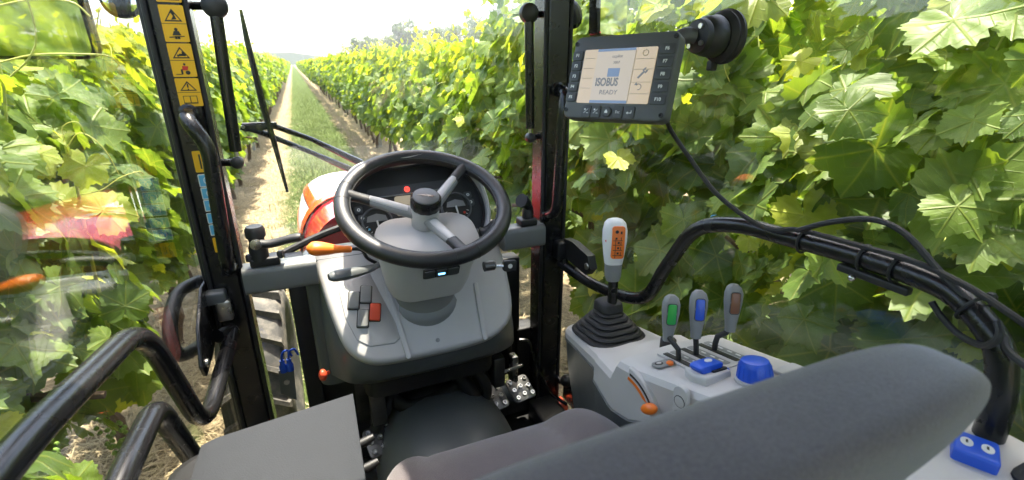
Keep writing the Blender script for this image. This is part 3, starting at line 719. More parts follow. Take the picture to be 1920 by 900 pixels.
b = B(); b.tube([(p.x, p.y, 1.30 + .075 * (1 - ((p.x - .215) / .42) ** 2)) for p in sp_[3:-3]], .010, 8); b.done('lower_trim', 'rubber', ws)

ld = thing('cab_door', 'left glass cab door with black bent guard bars', 'door', (-.26, .45, .85), 'side doors of the cab')
sp_ = spline([(-.252, 1.165, 0), (-.264, .9, 0), (-.278, .65, 0), (-.288, .35, 0), (-.288, 0, 0), (-.275, -.5, 0)], 5)
pane([(p.x, p.y) for p in sp_], .84, 2.06, .005, 'pane', ld)
b = B(); b.tube(fillet([(-.232, 1.105, 1.236), (-.207, 1.150, 1.226), (-.234, .862, 1.178), (-.250, .765, 1.448), (-.261, .46, 1.492), (-.264, -.30, 1.50)], .075, 9), .0155, 16); lab(b.done('guard_bar', 'black', ld), 'upper black guard bar with a deep bend')
b = B(); b.tube(fillet([(-.245, .30, 1.30), (-.244, .52, 1.352), (-.240, .575, 1.360), (-.240, .705, 1.350), (-.236, .80, 1.14)], .035, 7), .0155, 16); lab(b.done('guard_bar', 'black', ld), 'lower short black guard bar by the armrest')
m4 = frame((-.247, 0, 0), (0, 1, 0), (0, 0, 1))
b = B(); b.prism([(1.235, 1.335), (1.255, 1.25), (1.10, 1.205), (1.00, 1.205), (.985, 1.235), (1.03, 1.30), (1.13, 1.345)], m4, -.004, .004); b.done('latch_plate', 'black', ld, .002)
b = B(); b.tube(spline([(-.262, 1.20, 1.335), (-.285, 1.12, 1.345), (-.290, 1.045, 1.325), (-.290, 1.012, 1.288), (-.283, 1.020, 1.252), (-.266, 1.10, 1.225), (-.255, 1.16, 1.22)], 5), .0135, 12); b.done('outer_handle', 'blackm', ld)
b = B(); b.box((-.228, 1.150, 1.310), (.045, .030, .030)); b.done('latch_block', 'green', ld, .006)
b = B(); b.box((-.215, 1.148, 1.278), (.030, .026, .050)); b.done('catch', 'steel', ld, .004)
b = B(); b.lathe([(.009, 0), (.009, .004), (.004, .005)], frame((-.2425, 1.012, 1.228), (0, 1, 0), (0, 0, 1)), 12); b.done('bolt', 'steel', ld)

rd = thing('cab_door', 'right glass cab door with a black bar sweeping along the vine leaves', 'door', (.72, .45, .85), 'side doors of the cab')
sp_ = spline([(.678, 1.165, 0), (.722, .92, 0), (.750, .72, 0), (.769, .5, 0), (.772, .3, 0), (.765, 0, 0), (.74, -.5, 0)], 5)
pane([(p.x, p.y) for p in reversed(sp_)], .84, 2.06, .005, 'pane', rd)
RB = [(.645, 1.150, 1.250), (.690, 1.020, 1.222), (.706, .850, 1.262), (.713, .785, 1.37), (.720, .722, 1.474), (.731, .632, 1.512), (.741, .520, 1.520), (.742, .42, 1.527), (.736, .332, 1.530), (.726, .280, 1.525), (.715, .231, 1.495), (.715, .214, 1.456), (.716, .206, 1.397), (.717, .203, 1.28)]
b = B(); b.tube(spline(RB, 6), .0155, 16); lab(b.done('guard_bar', 'black', rd), 'long black bar with cables tied along it')
b = B(); b.box((.650, 1.150, 1.290), (.045, .035, .055)); b.done('latch_block', 'blackm', rd, .006)
m4 = frame((.664, 0, 0), (0, 1, 0), (0, 0, 1))
b = B(); b.prism([(1.145, 1.325), (1.15, 1.27), (1.02, 1.262), (1.0, 1.285), (1.015, 1.318), (1.10, 1.330)], m4, -.012, .012, .004); b.done('latch_plate', 'blackm', rd)
b = B(); b.tube(fillet([(.648, 1.125, 1.262), (.655, 1.165, 1.240), (.650, 1.185, 1.18), (.655, 1.195, .84), (.662, 1.15, .825), (.668, 1.13, .842)], .025, 5), .0095, 10); b.done('opening_rod', 'black', rd)
b = B(); b.ball((.669, 1.122, .848), .021); b.done('rubber_foot', 'rubber', rd)
b = B(); b.lathe([(.009, 0), (.009, .004), (.004, .005)], frame((.651, 1.015, 1.290), (0, -1, 0), (0, 0, 1)), 12); b.done('bolt', 'steel', rd)

# ------------------------------------------------------------------ gas struts
def strut(x0, z0, x1, z1, side, lb):
    t = thing('gas_strut', lb, 'gas strut', (x1, 1.19, z1), 'gas struts beside the pillars')
    a, e = Vector((x0, 1.188, z0)), Vector((x1, 1.188, z1)); d = e - a
    b = B(); b.tube([a + d * .06, a + d * .92], .0118, 14); b.done('cylinder', 'black', t)
    b = B(); b.tube([a + d * .90, a + d * 1.0], .0045, 10); b.done('rod', 'steel', t)
    for q in (a, e):
        up = q is a; r_ = .024 if up else .013
        b = B(); b.lathe([(r_ * .7, -.012), (r_ * .95, -.009), (r_, 0), (r_ * .95, .009), (r_ * .7, .013), (r_ * .35, .015)], frame(q, (1, 0, 0), (0, 0, 1)), 18); b.done('end_joint', 'blackm', t)
        b = B(); b.tube([q, (q.x + side * (.042 if up else .05), 1.205, q.z)], .008, 10); b.done('pin', 'black', t)
strut(-.124, 1.905, -.138, 1.598, -1, 'black gas strut beside the left pillar with stickers')
strut(.552, 1.915, .560, 1.612, 1, 'black gas strut left of the right pillar')

# ------------------------------------------------------------------ wiper (outside the windscreen)
t = thing('windscreen_wiper', 'black windscreen wiper with twin arms and a long upright blade', 'wiper', (.11, 1.40, 1.53))
b = B(); b.tube([(-.090, 1.335, 1.912), (-.088, 1.335, 1.85), (-.0785, 1.34, 1.70), (-.068, 1.34, 1.62), (-.056, 1.335, 1.49)], [.005, .009, .0105, .0095, .005], 8, flat=.7); b.done('blade', 'rubber', t)
b = B(); b.tube([(-.089, 1.328, 1.90), (-.056, 1.328, 1.50)], .003, 6); b.done('blade_spine', 'black', t)
for pts in ([(-.130, 1.335, 1.660), (-.07, 1.345, 1.658), (.02, 1.385, 1.612), (.14, 1.415, 1.535)], [(-.130, 1.335, 1.658), (-.09, 1.34, 1.640), (.02, 1.385, 1.575), (.125, 1.412, 1.510)]):
    b = B(); b.tube(pts, [.0065, .0072, .0062, .0105], 8); b.done('arm', 'black', t)
m4 = frame((-.10, 1.337, 1.657), (1, 0, 0), (0, 0, 1))
b = B(); b.prism([(-.036, -.006), (-.030, .008), (.045, .008), (.045, -.008), (-.025, -.012)], m4, -.003, .004); b.done('bracket', 'black', t, .001)
b = B(); b.lathe([(.005, 0), (.004, .004)], m4 @ Matrix.Translation((-.028, 0, .004)), 10); b.done('rivet', 'steel', t)

# ------------------------------------------------------------------ dashboard under the wheel
db = thing('dashboard', 'light grey steering console with dark skirt, switches and instrument cluster', 'dashboard', (.22, 1.12, .95))
Vd = Vector((0, .85, 1.0)).normalized(); DM = frame((.22, 1.03, 1.14), (1, 0, 0), Vd)      # dash plane: local x lateral, y up the slope, z out
cov = [(-.246, .30), (-.239, .264), (-.221, .151), (-.203, .065), (-.185, .025), (-.155, -.002), (-.11, -.016), (0, -.020), (.10, -.018), (.165, -.010), (.215, .018), (.240, .062), (.250, .155), (.248, .30)]
cov = [(p.x, p.y) for p in spline([(x, y, 0) for x, y in cov], 3)]
def ring(poly, off, z):
    cx, cy = 0, .14; out = []
    for x, y in poly:
        L = math.hypot(x - cx, y - cy); out.append(DM @ Vector((x - (x - cx) / L * off, y - (y - cy) / L * off, z)))
    return out
b = B(); b.loft([ring(cov, 0, -.030), ring(cov, .000, -.012), ring(cov, .004, -.004), ring(cov, .010, 0.0), ring(cov, .016, .0015)], False, True); b.done('cover_panel', 'light', db)
low = []
for p in ring(cov, 0, -.030):
    k = (p.x - .22); low.append(Vector((.228 + k * 1.08, 1.06 + (p.y - 1.02) * .95, 1.035 + max(0, p.y - 1.10) * -.35)))
mid_ = [(a * .5 + c * .5) + Vector((0, -.012, -.004)) for a, c in zip(ring(cov, -.002, -.034), low)]
b = B(); b.loft([low, mid_, ring(cov, -.002, -.034), ring(cov, .004, -.028)], True, False); b.done('skirt', 'green', db)
b = B(); b.loft([[Vector((x, y, z)) for x, y in rrect(0.06, .42, 1.10, 1.30, .04, 3)] for z in (.975, 1.045)]); b.done('under_panel', 'blackm', db)
b = B(); b.prism(rrect(-.045, .48, 1.20, 1.30, .03, 4), Matrix(), .98, 1.345, .01); b.done('back_shell', 'green', db)
b = B(); b.box((.225, 1.315, .85), (.545, .03, .29)); b.done('kick_panel', 'blackm', db)
# switch island and rockers
isl = [(-.192, .196), (-.112, .212), (-.062, .040), (-.082, .026), (-.140, .030), (-.168, .052), (-.186, .11)]
b = B(); b.prism([(x, y) for x, y in isl], DM, -.004, .0042, .0025); b.done('switch_panel', 'light', db, .003)
for x, y, c in ((-.160, .148, 'switch'), (-.130, .158, 'switch'), (-.146, .100, 'switch'), (-.116, .110, 'redsw')):
    b = B(); a = R(-12); m4 = DM @ Matrix.Translation((x, y, .004)) @ Matrix.Rotation(a, 4, 'Z')
    b.prism(rrect(-.0125, .0125, -.0215, .0215, .004, 3), m4, -.002, .0095, .003)
    s_ = b.done('rocker_switch', c, db); lab(s_, 'red rocker switch' if c == 'redsw' else 'grey rocker switch')
    b = B(); b.prism(rrect(-.0145, .0145, -.0235, .0235, .004, 3), m4, -.002, .0012); b.done('switch_frame', 'blackm', s_)
b = B(); b.prism(rrect(-.064, -.052, -.012, .21, .004, 2), DM @ Matrix.Rotation(R(6), 4, 'Z'), -.002, .0055, .002); b.done('rib', 'light', db)
b = B(); b.prism(rrect(.135, .147, -.004, .15, .004, 2), DM @ Matrix.Rotation(R(-4), 4, 'Z'), -.002, .0055, .002); b.done('rib', 'light', db)
b = B(); b.lathe([(.0055, 0), (.0055, .0015), (.0035, .002)], DM @ Matrix.Translation((.021, .012, .001)), 12); b.done('screw_cap', 'mid', db)
# steering column: collar and shroud along the column axis
n_w = Vector((0, -math.sin(R(25)), math.cos(R(25)))); WC = Vector((.240, 1.070, 1.497)); CM = frame(WC, (1, 0, 0), (0, math.cos(R(25)), math.sin(R(25))))   # local z = towards the driver
b = B(); b.loft([[CM @ Vector((-.004 + r_ * math.cos(q), oy + r_ * math.sin(q) * .92, zz)) for q in [2 * math.pi * k / 36 for k in range(36)]] for r_, oy, zz in ((.100, -.068, -.335), (.094, -.060, -.300), (.090, -.056, -.272), (.087, -.054, -.262), (.079, -.050, -.256), (.081, -.042, -.225), (.084, -.035, -.195))]); b.done('column_collar', 'mid', db)
b = B()
sh_ = []
for zz, hx, y0, y1, cx in ((-.205, .086, -.118, .05, 0), (-.200, .096, -.124, .06, 0), (-.180, .102, -.124, .06, .0), (-.130, .111, -.120, .055, .0), (-.088, .120, -.116, .045, .004), (-.070, .119, -.110, .035, .004), (-.064, .108, -.098, .025, .004)):
    sh_.append([CM @ Vector((cx - .004 + x, y, zz)) for x, y in rrect(-hx, hx, y0, y1, .055, 6)])
b.loft(sh_); b.done('column_shroud', 'light', db)
# small switches on the shroud
sm = frame(CM @ Vector((.012, -.119, -.112)), (1, 0, 0), CM.to_3x3() @ Vector((0, -.04, 1)))
b = B(); b.prism(rrect(-.042, .044, -.015, .015, .004, 3), sm, -.004, .002); b.done('switch_bezel', 'blackm', db)
for k, x in enumerate((-.028, .000, .028)):
    b = B(); b.prism(rrect(x - .0125, x + .0125, -.012, .012, .003, 2), sm, 0, .006, .002); s_ = b.done('push_switch', 'key', db)
    if k == 1:
        b = B(); b.prism(rrect(x - .008, x + .008, -.002, .003, .001, 2), sm, .005, .0068); b.done('switch_lamp', 'bluelit', s_)
# instrument binnacle
Vc = Vector((0, .53, .848)); KM = frame((.255, 1.21, 1.46), (1, 0, 0), Vc)
out_ = [(p.x, p.y) for p in spline([(-.165, -.075, 0), (-.185, .0, 0), (-.176, .07, 0), (-.13, .103, 0), (-.04, .106, 0), (.04, .112, 0), (.115, .098, 0), (.160, .055, 0), (.182, -.01, 0), (.176, -.075, 0), (.14, -.12, 0), (.05, -.135, 0), (-.05, -.125, 0), (-.12, -.105, 0), (-.165, -.075, 0)], 4)][:-1]
def kr(s_, z, dy=0): return [KM @ Vector((x * s_, y * s_ + dy, z + (max(0, y) * .32 if z > 0 else 0))) for x, y in out_]
b = B(); b.loft([kr(.82, -.085, -.01), kr(.97, -.05), kr(1.0, -.01), kr(1.0, .016), kr(.975, .022), kr(.945, .018), kr(.93, -.004)], True, False); bn = b.done('binnacle', 'light', db)
b = B(); b.prism([(x * .94, y * .94) for x, y in out_], KM, -.020, -.002); b.done('cluster_face', 'blackm', bn)
b = B(); rim_ = [(x * .93, y * .93) for x, y in out_]; b.tube([KM @ Vector((x, y, .0)) for x, y in rim_], .006, 8, closed=True); b.done('cluster_rim', 'rubber', bn)
b = B(); b.prism(rrect(-.125, .095, .030, .052, .01, 4), KM @ Matrix.Rotation(R(2), 4, 'Z'), -.004, .0006); b.done('warning_strip', 'key', bn)
b = B(); b.prism(rrect(-.130, .100, .026, .029, .001, 1), KM @ Matrix.Rotation(R(2), 4, 'Z'), -.004, .0016); b.done('strip_edge', 'mid', bn)
b = B()
b.loft([[KM @ Vector((-.026 + r_ * math.cos(a), .038 + r_ * math.sin(a), zz)) for a in [k * math.pi / 8 for k in range(16)]] for r_, zz in ((.0068, 0), (.0068, .002), (.0052, .002), (.0052, 0))], False, False)
b.prism(rect(-.028, .038, .0007, .003), KM, 0, .002); b.prism(rect(-.024, .038, .0007, .003), KM, 0, .002); b.done('warning_lamp', 'warn', bn)
for gx, gy, rr in ((-.113, -.040, .039), (.094, -.025, .042)):
    gm = KM @ Matrix.Translation((gx, gy, 0))
    b = B(); b.lathe([(rr, -.004), (rr, .005), (rr - .004, .006), (rr - .006, .001)], gm, 28); g = b.done('gauge', 'housing', bn)
    b = B(); b.prism(circ(0, 0, rr - .0055, 28), gm, -.002, .0016); b.done('gauge_face', 'inkblack', g)
    b = B()
    for k in range(9):
        a = R(200 + 140 * k / 8); r1 = rr - .0075; L = .006 if k % 4 == 0 else .004
        b.prism([((r1 - L) * math.cos(a - .02), (r1 - L) * math.sin(a - .02)), (r1 * math.cos(a - .02), r1 * math.sin(a - .02)), (r1 * math.cos(a + .02), r1 * math.sin(a + .02)), ((r1 - L) * math.cos(a + .02), (r1 - L) * math.sin(a + .02))], gm, .0014, .0022)
    b.m = 1; b.prism(circ(.020, -.016, .0035, 8), gm, .0014, .0022); b.m = 2; b.prism(circ(-.022, -.016, .003, 8), gm, .0014, .0022); b.done('gauge_marks', ['white', 'inkred', 'bluest'], g, flat=True)
    b = B(); b.prism([(-.0016, -.030), (.0016, -.030), (.0022, .004), (-.0022, .004)], gm @ Matrix.Rotation(R(6), 4, 'Z'), .002, .0042); b.done('needle', 'white', g)
    b = B(); b.prism([(-.026, .002), (.026, .002), (.022, .016), (0, .022), (-.022, .016)], gm, .001, .0035); b.done('gauge_hood', 'mid', g)
b = B(); b.prism(rrect(-.062, .040, -.030, .022, .006, 3), KM, -.004, .0016); lc = b.done('display', 'lcd', bn)
for s_, x, y, z in (('2h', -.006, .008, .016), ('8h-4-2', -.040, -.006, .009), ('0.0', -.036, -.018, .010)): text('lettering', s_, z, 'inkblack', KM @ Matrix.Translation((x, y, .0022)), lc)
for x, y in ((-.153, -.004), (-.147, -.026), (.132, .006), (.136, -.015)):
    b = B(); b.prism(rrect(x - .010, x + .010, y - .009, y + .009, .004, 3), KM, -.002, .004, .0015); s_ = b.done('push_button', 'key', bn)
    b = B(); b.prism(circ(x, y, .0042, 10), KM, .0035, .0046); b.m = 1; b.prism(rect(x, y, .0012, .0022), KM, .004, .0050); b.done('button_icon', ['white', 'inkblack'], s_, flat=True)
# stalks: orange shuttle lever, grey paddle stalk, right multi-stalk
t = B(); t.tube(spline([(.125, 1.115, 1.345), (.100, 1.095, 1.372), (.088, 1.085, 1.398), (.062, 1.080, 1.406)], 6), .0042, 10); sl = t.done('shuttle_lever', 'blackm', db); lab(sl, 'bent black rod with an orange paddle grip')
b = B(); gp = spline([(.066, 1.080, 1.405), (.045, 1.080, 1.408), (.020, 1.080, 1.412), (-.006, 1.080, 1.417), (-.026, 1.080, 1.420)], 4)
b.tube(gp, [.0095, .0105, .011, .011, .0115, .012, .013, .015, .017, .0185, .020, .021, .0215, .021, .019, .014, .006], 14, flat=.72); b.done('grip', 'orange', sl)
b = B(); b.tube(spline([(.128, 1.095, 1.352), (.100, 1.075, 1.353), (.050, 1.055, 1.357), (.010, 1.045, 1.360)], 5), [.009] * 4 + [.011, .012, .013, .0145, .016, .0165, .017, .0175, .0175, .017, .0155, .010], 12, flat=.72); lab(b.done('stalk', 'green', db), 'grey paddle stalk below the orange lever')
b = B(); b.tube(spline([(.370, 1.095, 1.385), (.395, 1.085, 1.400), (.428, 1.075, 1.425)], 6), [.020, .018, .021, .017, .020, .016, .0155, .0150, .0155, .0165, .0165, .016, .012], 14); lab(b.done('stalk', 'blackm', db), 'black multi-function stalk with ribbed boot behind the wheel rim')
b = B(); b.ball((.428, 1.072, 1.437), .015); b.done('stalk_knob', 'blackm', db)
# hose clutter, release knob under the dash
b = B(); b.ball((-.034, 1.10, 1.082), .013, 12, (.8, 1, 1.2)); b.tube([(-.02, 1.11, 1.08), (-.034, 1.10, 1.082)], .005, 8); b.done('release_knob', 'redsw', db)
for pts, r_ in (([(.10, 1.22, .95), (.16, 1.17, .88), (.24, 1.16, .875), (.33, 1.18, .90), (.40, 1.22, .95)], .022), ([(.06, 1.16, .80), (.10, 1.16, .87), (.15, 1.20, .93)], .018), ([(.36, 1.14, .98), (.40, 1.13, .90), (.40, 1.16, .80)], .016), ([(.30, 1.2, .96), (.35, 1.15, .90), (.37, 1.14, .84)], .022)):
    b = B(); b.tube(spline(pts, 6), r_, 10); b.done('hose', 'rubber', db)
b = B(); b.box((.445, 1.15, .93), (.035, .03, .10)); b.done('bracket', 'darksteel', db, .003)
b = B(); b.box((.50, 1.16, .92), (.02, .03, .09)); b.done('bracket', 'steel', db, .003)
b = B(); b.box((.09, 1.15, .91), (.04, .03, .10)); b.done('bracket', 'darksteel', db, .003)
b = B(); b.tube([(.43, 1.14, .925), (.52, 1.14, .935)], .005, 8); b.done('bolt', 'steel', db)

# ignition key
t = thing('ignition_key', 'black ignition key in the lock right of the column', 'key', (.40, 1.05, 1.318))
b = B(); b.lathe([(.013, -.02), (.013, .006), (.009, .010)], frame((.392, 1.05, 1.322), (0, 1, 0), (0, 0, 1)), 14); b.done('lock', 'darksteel', t)
b = B(); b.tube([(.400, 1.05, 1.320), (.424, 1.047, 1.317)], .004, 8); b.done('shank', 'steel', t)
m4 = frame((.440, 1.046, 1.315), (1, -.1, -.05), (0, .1, 1)); b = B(); b.prism(rrect(-.018, .018, -.014, .014, .006, 3), m4, -.005, .005, .002); k_ = b.done('key_head', 'blackm', t)
b = B(); b.prism(circ(0, 0, .006, 12), m4, .004, .0055); b.done('emblem', 'white', k_)

# ------------------------------------------------------------------ steering wheel
sw = thing('steering_wheel', 'black leather steering wheel with three grey spokes and capped hub', 'steering wheel', WC)
b = B(); N_ = 72; b.tube([CM @ Vector((.1835 * math.cos(2 * math.pi * k / N_), .1835 * math.sin(2 * math.pi * k / N_), 0)) for k in range(N_)], .0178, 18, closed=True); rim = b.done('rim', 'leather', sw)
b = B(); b.tube([CM @ Vector((.1662 * math.cos(2 * math.pi * k / N_), .1662 * math.sin(2 * math.pi * k / N_), .0055)) for k in range(N_)], .0014, 6, closed=True); b.done('seam', 'inkblack', rim)
for ang in (162, 43, -77):
    for da in (-8, 8):
        a = R(ang + da); c = CM @ Vector((.1835 * math.cos(a), .1835 * math.sin(a), 0)); u = CM.to_3x3() @ Vector((math.cos(a), math.sin(a), 0)); v = CM.to_3x3() @ Vector((0, 0, 1))
        b = B(); b.tube([c + (u * math.cos(q) + v * math.sin(q)) * .0176 for q in [2 * math.pi * k / 20 for k in range(20)]], .0009, 5, closed=True); b.done('seam', 'inkblack', rim)
    rm = CM @ Matrix.Rotation(R(ang), 4, 'Z')
    def srings(tab): return [[rm @ Vector((x, y * hy, z + zz * hz)) for y, zz in [(math.cos(q), math.sin(q)) for q in [2 * math.pi * k / 14 for k in range(14)]]] for x, hy, z, hz in tab]
    b = B(); b.loft(srings([(.018, .0175, -.036, .013), (.05, .0165, -.030, .0125), (.10, .0150, -.017, .011), (.130, .0135, -.009, .0105)])); s_ = b.done('spoke', 'mid', sw)
    b = B(); b.loft(srings([(.040, .0105, -.0235, .005), (.07, .0100, -.0155, .005), (.11, .0090, -.0050, .0045), (.126, .0080, -.0015, .004)])); b.done('spoke_inlay', 'light', s_)
    b = B(); b.loft(srings([(.124, .0142, -.010, .0115), (.140, .0138, -.006, .011), (.158, .0135, -.002, .0115), (.176, .0165, 0, .015)])); b.done('spoke_end', 'blackm', s_)
b = B(); b.lathe([(.030, -.105), (.031, -.075), (.030, -.072)], CM, 28); b.done('hub_base', 'blackm', sw)
b = B(); b.lathe([(.030, -.072), (.0325, -.05), (.0325, -.012), (.031, -.008)], CM, 28); b.done('hub', 'light', sw)
b = B(); pr = []
for r_, h in ((.034, -.010), (.0355, -.006), (.0355, .012), (.033, .017)): pr.append([CM @ Vector((r_ * (1 + .02 * math.cos(12 * q)) * math.cos(q), r_ * (1 + .02 * math.cos(12 * q)) * math.sin(q), h)) for q in [2 * math.pi * k / 48 for k in range(48)]])
b.loft(pr); cap = b.done('cap', 'black', sw)
b = B(); b.lathe([(.030, .015), (.030, .0195), (.028, .021)], CM, 30); b.done('cap_disc', 'housing', cap)
b = B(); em = CM @ Matrix.Translation((0, 0, .0208))
for poly in ([(-.020, .006), (-.004, .004), (.004, -.0005), (-.010, .0025)], [(-.012, .0015), (.002, .0005), (.010, -.003), (-.002, -.001)], [(.000, .0035), (.018, -.004), (.020, -.0065), (.004, -.0005)], [(.002, -.002), (.016, -.0055), (.012, -.0075), (.004, -.004)]): b.prism(poly, em, 0, .0012)
b.done('emblem', 'steel', cap, flat=True)

# ------------------------------------------------------------------ side console right of the seat
sc_ = thing('side_console', 'light grey control console with coloured levers right of the seat', 'console', (.6, .6, .8))
ST = [  # y, xL, xR, z of the light shell's lower edge, z of its top
    (.965, .585, .650, 1.140, 1.150), (.950, .555, .680, 1.145, 1.166), (.92, .541, .700, 1.150, 1.176), (.86, .534, .708, 1.158, 1.186), (.76, .520, .713, 1.172, 1.204),
    (.722, .500, .715, 1.178, 1.210), (.712, .488, .715, 1.182, 1.238), (.640, .476, .715, 1.178, 1.248), (.622, .474, .716, 1.178, 1.288), (.575, .476, .716, 1.190, 1.298), (.50, .494, .717, 1.232, 1.314), (.44, .508, .717, 1.258, 1.328), (.34, .525, .717, 1.28, 1.345), (.22, .535, .717, 1.29, 1.352)]
def zt(y):
    for a, c in zip(ST, ST[1:]):
        if c[0] <= y <= a[0]: t_ = (y - c[0]) / (a[0] - c[0]); return c[4] + (a[4] - c[4]) * t_
    return ST[-1][4] if y < ST[-1][0] else ST[0][4]
def srow(y, xl, xr, zl, z):
    h = min(.014, (z - zl) * .6); return [Vector((x, y, q)) for x, q in ((xl, zl), (xl + .001, z - h), (xl + .008, z - h * .35), (xl + .020, z - h * .06), (xl + .034, z), ((xl + xr) / 2, z + .002), (xr - .02, z), (xr - .005, z - .004), (xr, z - .012), (xr, zl))]
b = B(); b.loft([srow(*s_) for s_ in ST]); b.done('top_shell', 'light', sc_).data.set_sharp_from_angle(angle=R(22))
b = B(); b.loft([[Vector((x, y, q)) for x, q in ((xl + .055, .80), (xl + .012, zl - .10), (xl + .004, zl - .02), (xl - .002, zl - .004), (xl + .003, zl + .001), (xr - .003, zl + .001), (xr - .01, .80))] for y, xl, xr, zl, z in ST]); b.done('base', 'green', sc_)
# gear lever
gl = B(); GM = Matrix.Translation((.612, .845, 1.188)) @ Matrix.Rotation(R(-6), 4, 'X')
pr = []
for i in range(6):
    r0 = .072 - i * .0085; z0 = i * .0105
    pr += [[GM @ Vector((x * 1.0, y * 1.12, zz)) for x, y in rrect(-rr, rr, -rr, rr, rr * .62, 5)] for rr, zz in ((r0, z0), (r0 + .0015, z0 + .004), (r0 - .002, z0 + .0085), (r0 - .008, z0 + .0095))]
pr += [[GM @ Vector((x, y * 1.12, zz)) for x, y in rrect(-rr, rr, -rr, rr, rr * .6, 5)] for rr, zz in ((.029, .064), (.027, .080), (.022, .086), (.012, .088))]
gl.loft(pr); gvl = gl.done('gear_lever', 'rubber', sc_); lab(gvl, 'gear lever with white knob, orange plate and ribbed black boot')
b = B(); b.tube([(.612, .838, 1.27), (.6115, .840, 1.345)], .0115, 14); b.done('shaft', 'black', gvl)
KX = Vector((.95, -.32, 0)).normalized(); KT = Vector((.0, .10, 1)).normalized(); KM2 = frame((.611, .842, 1.33), KX, KT)      # knob frame: x across, y up, z towards the seat
def kprof(tab, m4): return [[m4 @ Vector((x, h, z + oz)) for x, z in rrect(-hx, hx, -hz, hz, min(hx, hz) * .8, 5)] for h, hx, hz, oz in tab]
b = B(); b.loft(kprof([(.0, .0145, .0135, 0), (.012, .018, .016, 0), (.034, .0185, .0165, 0), (.042, .0195, .017, 0)], KM2)); b.done('knob_collar', 'mid', gvl)
b = B(); b.loft(kprof([(.041, .0195, .017, 0), (.060, .0225, .0195, 0), (.095, .0265, .022, .001), (.120, .0265, .021, .001), (.136, .023, .018, 0), (.143, .017, .012, -.001), (.146, .008, .006, -.001)], KM2)); b.done('knob', 'white', gvl)
pm = KM2 @ Matrix.Translation((0.002, .092, .0222)) @ Matrix.Rotation(R(-1), 4, 'Z')
b = B(); b.prism(rrect(-.0145, .0145, -.034, .040, .006, 4), pm, -.006, .0012, .0008); pl_ = b.done('shift_plate', 'orange', gvl)
b = B()
for y in (-.026, -.014, -.002, .008): b.prism(rect(-.001, y, .0105, .0006), pm, .001, .0017); b.prism(rect(-.005 + (y * 7 % 1) * .006, y + .005, .0022, .0022), pm, .001, .0017); b.prism(rect(.006, y + .004, .0007, .0035), pm, .001, .0017)
b.prism(rect(-.006, -.01, .0006, .022), pm, .001, .0017); b.prism(circ(-.004, .028, .004, 8), pm, .001, .0017); b.prism(rect(.006, .026, .002, .003), pm, .001, .0017)
b.done('shift_pattern', 'inkblack', gvl, flat=True)
b = B(); b.prism(circ(0, 0, .004, 8), KM2 @ Matrix.Translation((-.021, .098, .012)), -.002, .004, .001); b.done('thumb_button', 'redsw', gvl)
# three hydraulic levers
CV = Vector((0, 1, -.21)).normalized()
def topm(x, y, dz=0.0): m_ = frame((x, y, zt(y) + .0035 + dz), (1, 0, 0), CV); return m_
for x, kc, kh, cn, bend in ((.562, .606, 1.366, 'greenp', 0), (.602, .578, 1.378, 'blue', 0), (.642, .545, 1.392, 'brown', 1)):
    tm = topm(x + .004, .545)
    b = B(); b.prism(rrect(-.020, .020, -.056, .056, .003, 2), tm, -.003, .0012); sp_l = b.done('lever_plate', 'light', sc_)
    b = B(); b.prism(rrect(-.0145, -.003, -.046, .046, .002, 2), tm, -.001, .0022); b.done('slot', 'inkblack', sp_l)
    b = B(); b.prism(rrect(.001, .015, -.046, .046, .003, 2), tm, -.001, .0020); b.m = 1
    for q in (-.03, -.011, .010, .030): b.prism([(.0065, q - .005), (.0095, q - .005), (.0095, q + .005), (.0065, q + .005)], tm, .0018, .0026)
    b.done('position_marks', ['switch', 'white'], sp_l, flat=True)
    lx = x - .005; base_ = Vector((lx, .553, zt(.55) - .01))
    if not bend: path = [base_, Vector((lx + .001, .560, zt(.55) + .022)), Vector((lx + .001, kc - .012, kh - .028))]
    else: path = [base_, Vector((lx + .003, .556, zt(.55) + .018)), Vector((lx + .007, .557, zt(.55) + .030)), Vector((lx + .020, .552, zt(.55) + .037)), Vector((lx + .026, .548, kh - .034))]
    b = B(); b.tube(path, .0055, 10, flat=.8); lv = b.done('hydraulic_lever', 'blackm', sc_)
    lab(lv, {'greenp': 'hydraulic lever with a green insert', 'blue': 'hydraulic lever with a blue insert', 'brown': 'cranked hydraulic lever with a brown insert'}[cn])
    lean = {'greenp': Vector((-.20, .22, 1)), 'blue': Vector((.02, .22, 1)), 'brown': Vector((.22, .10, 1))}[cn]
    lm = frame(path[-1] - lean.normalized() * .012, Vector((.88, -.47, 0)) - lean * .0, lean)
    b = B(); b.loft(kprof([(0, .0085, .0085, 0), (.016, .0095, .0095, 0), (.035, .0125, .011, .001), (.055, .0150, .012, .002), (.072, .0150, .0115, .002), (.082, .0120, .009, .001), (.087, .006, .005, 0)], lm)); kb = b.done('knob', 'mid', lv)
    b = B(); b.prism(rrect(-.0075, .0075, -.020, .018, .004, 4), lm @ Matrix.Translation((.0, .056, .0135)), -.005, .0012, .0012); b.done('insert', cn, lv)
    b = B(); b.prism(rrect(-.0088, .0088, -.0215, .0195, .005, 4), lm @ Matrix.Translation((.0, .056, .0132)), -.006, .0003); b.done('insert_edge', 'key', lv)
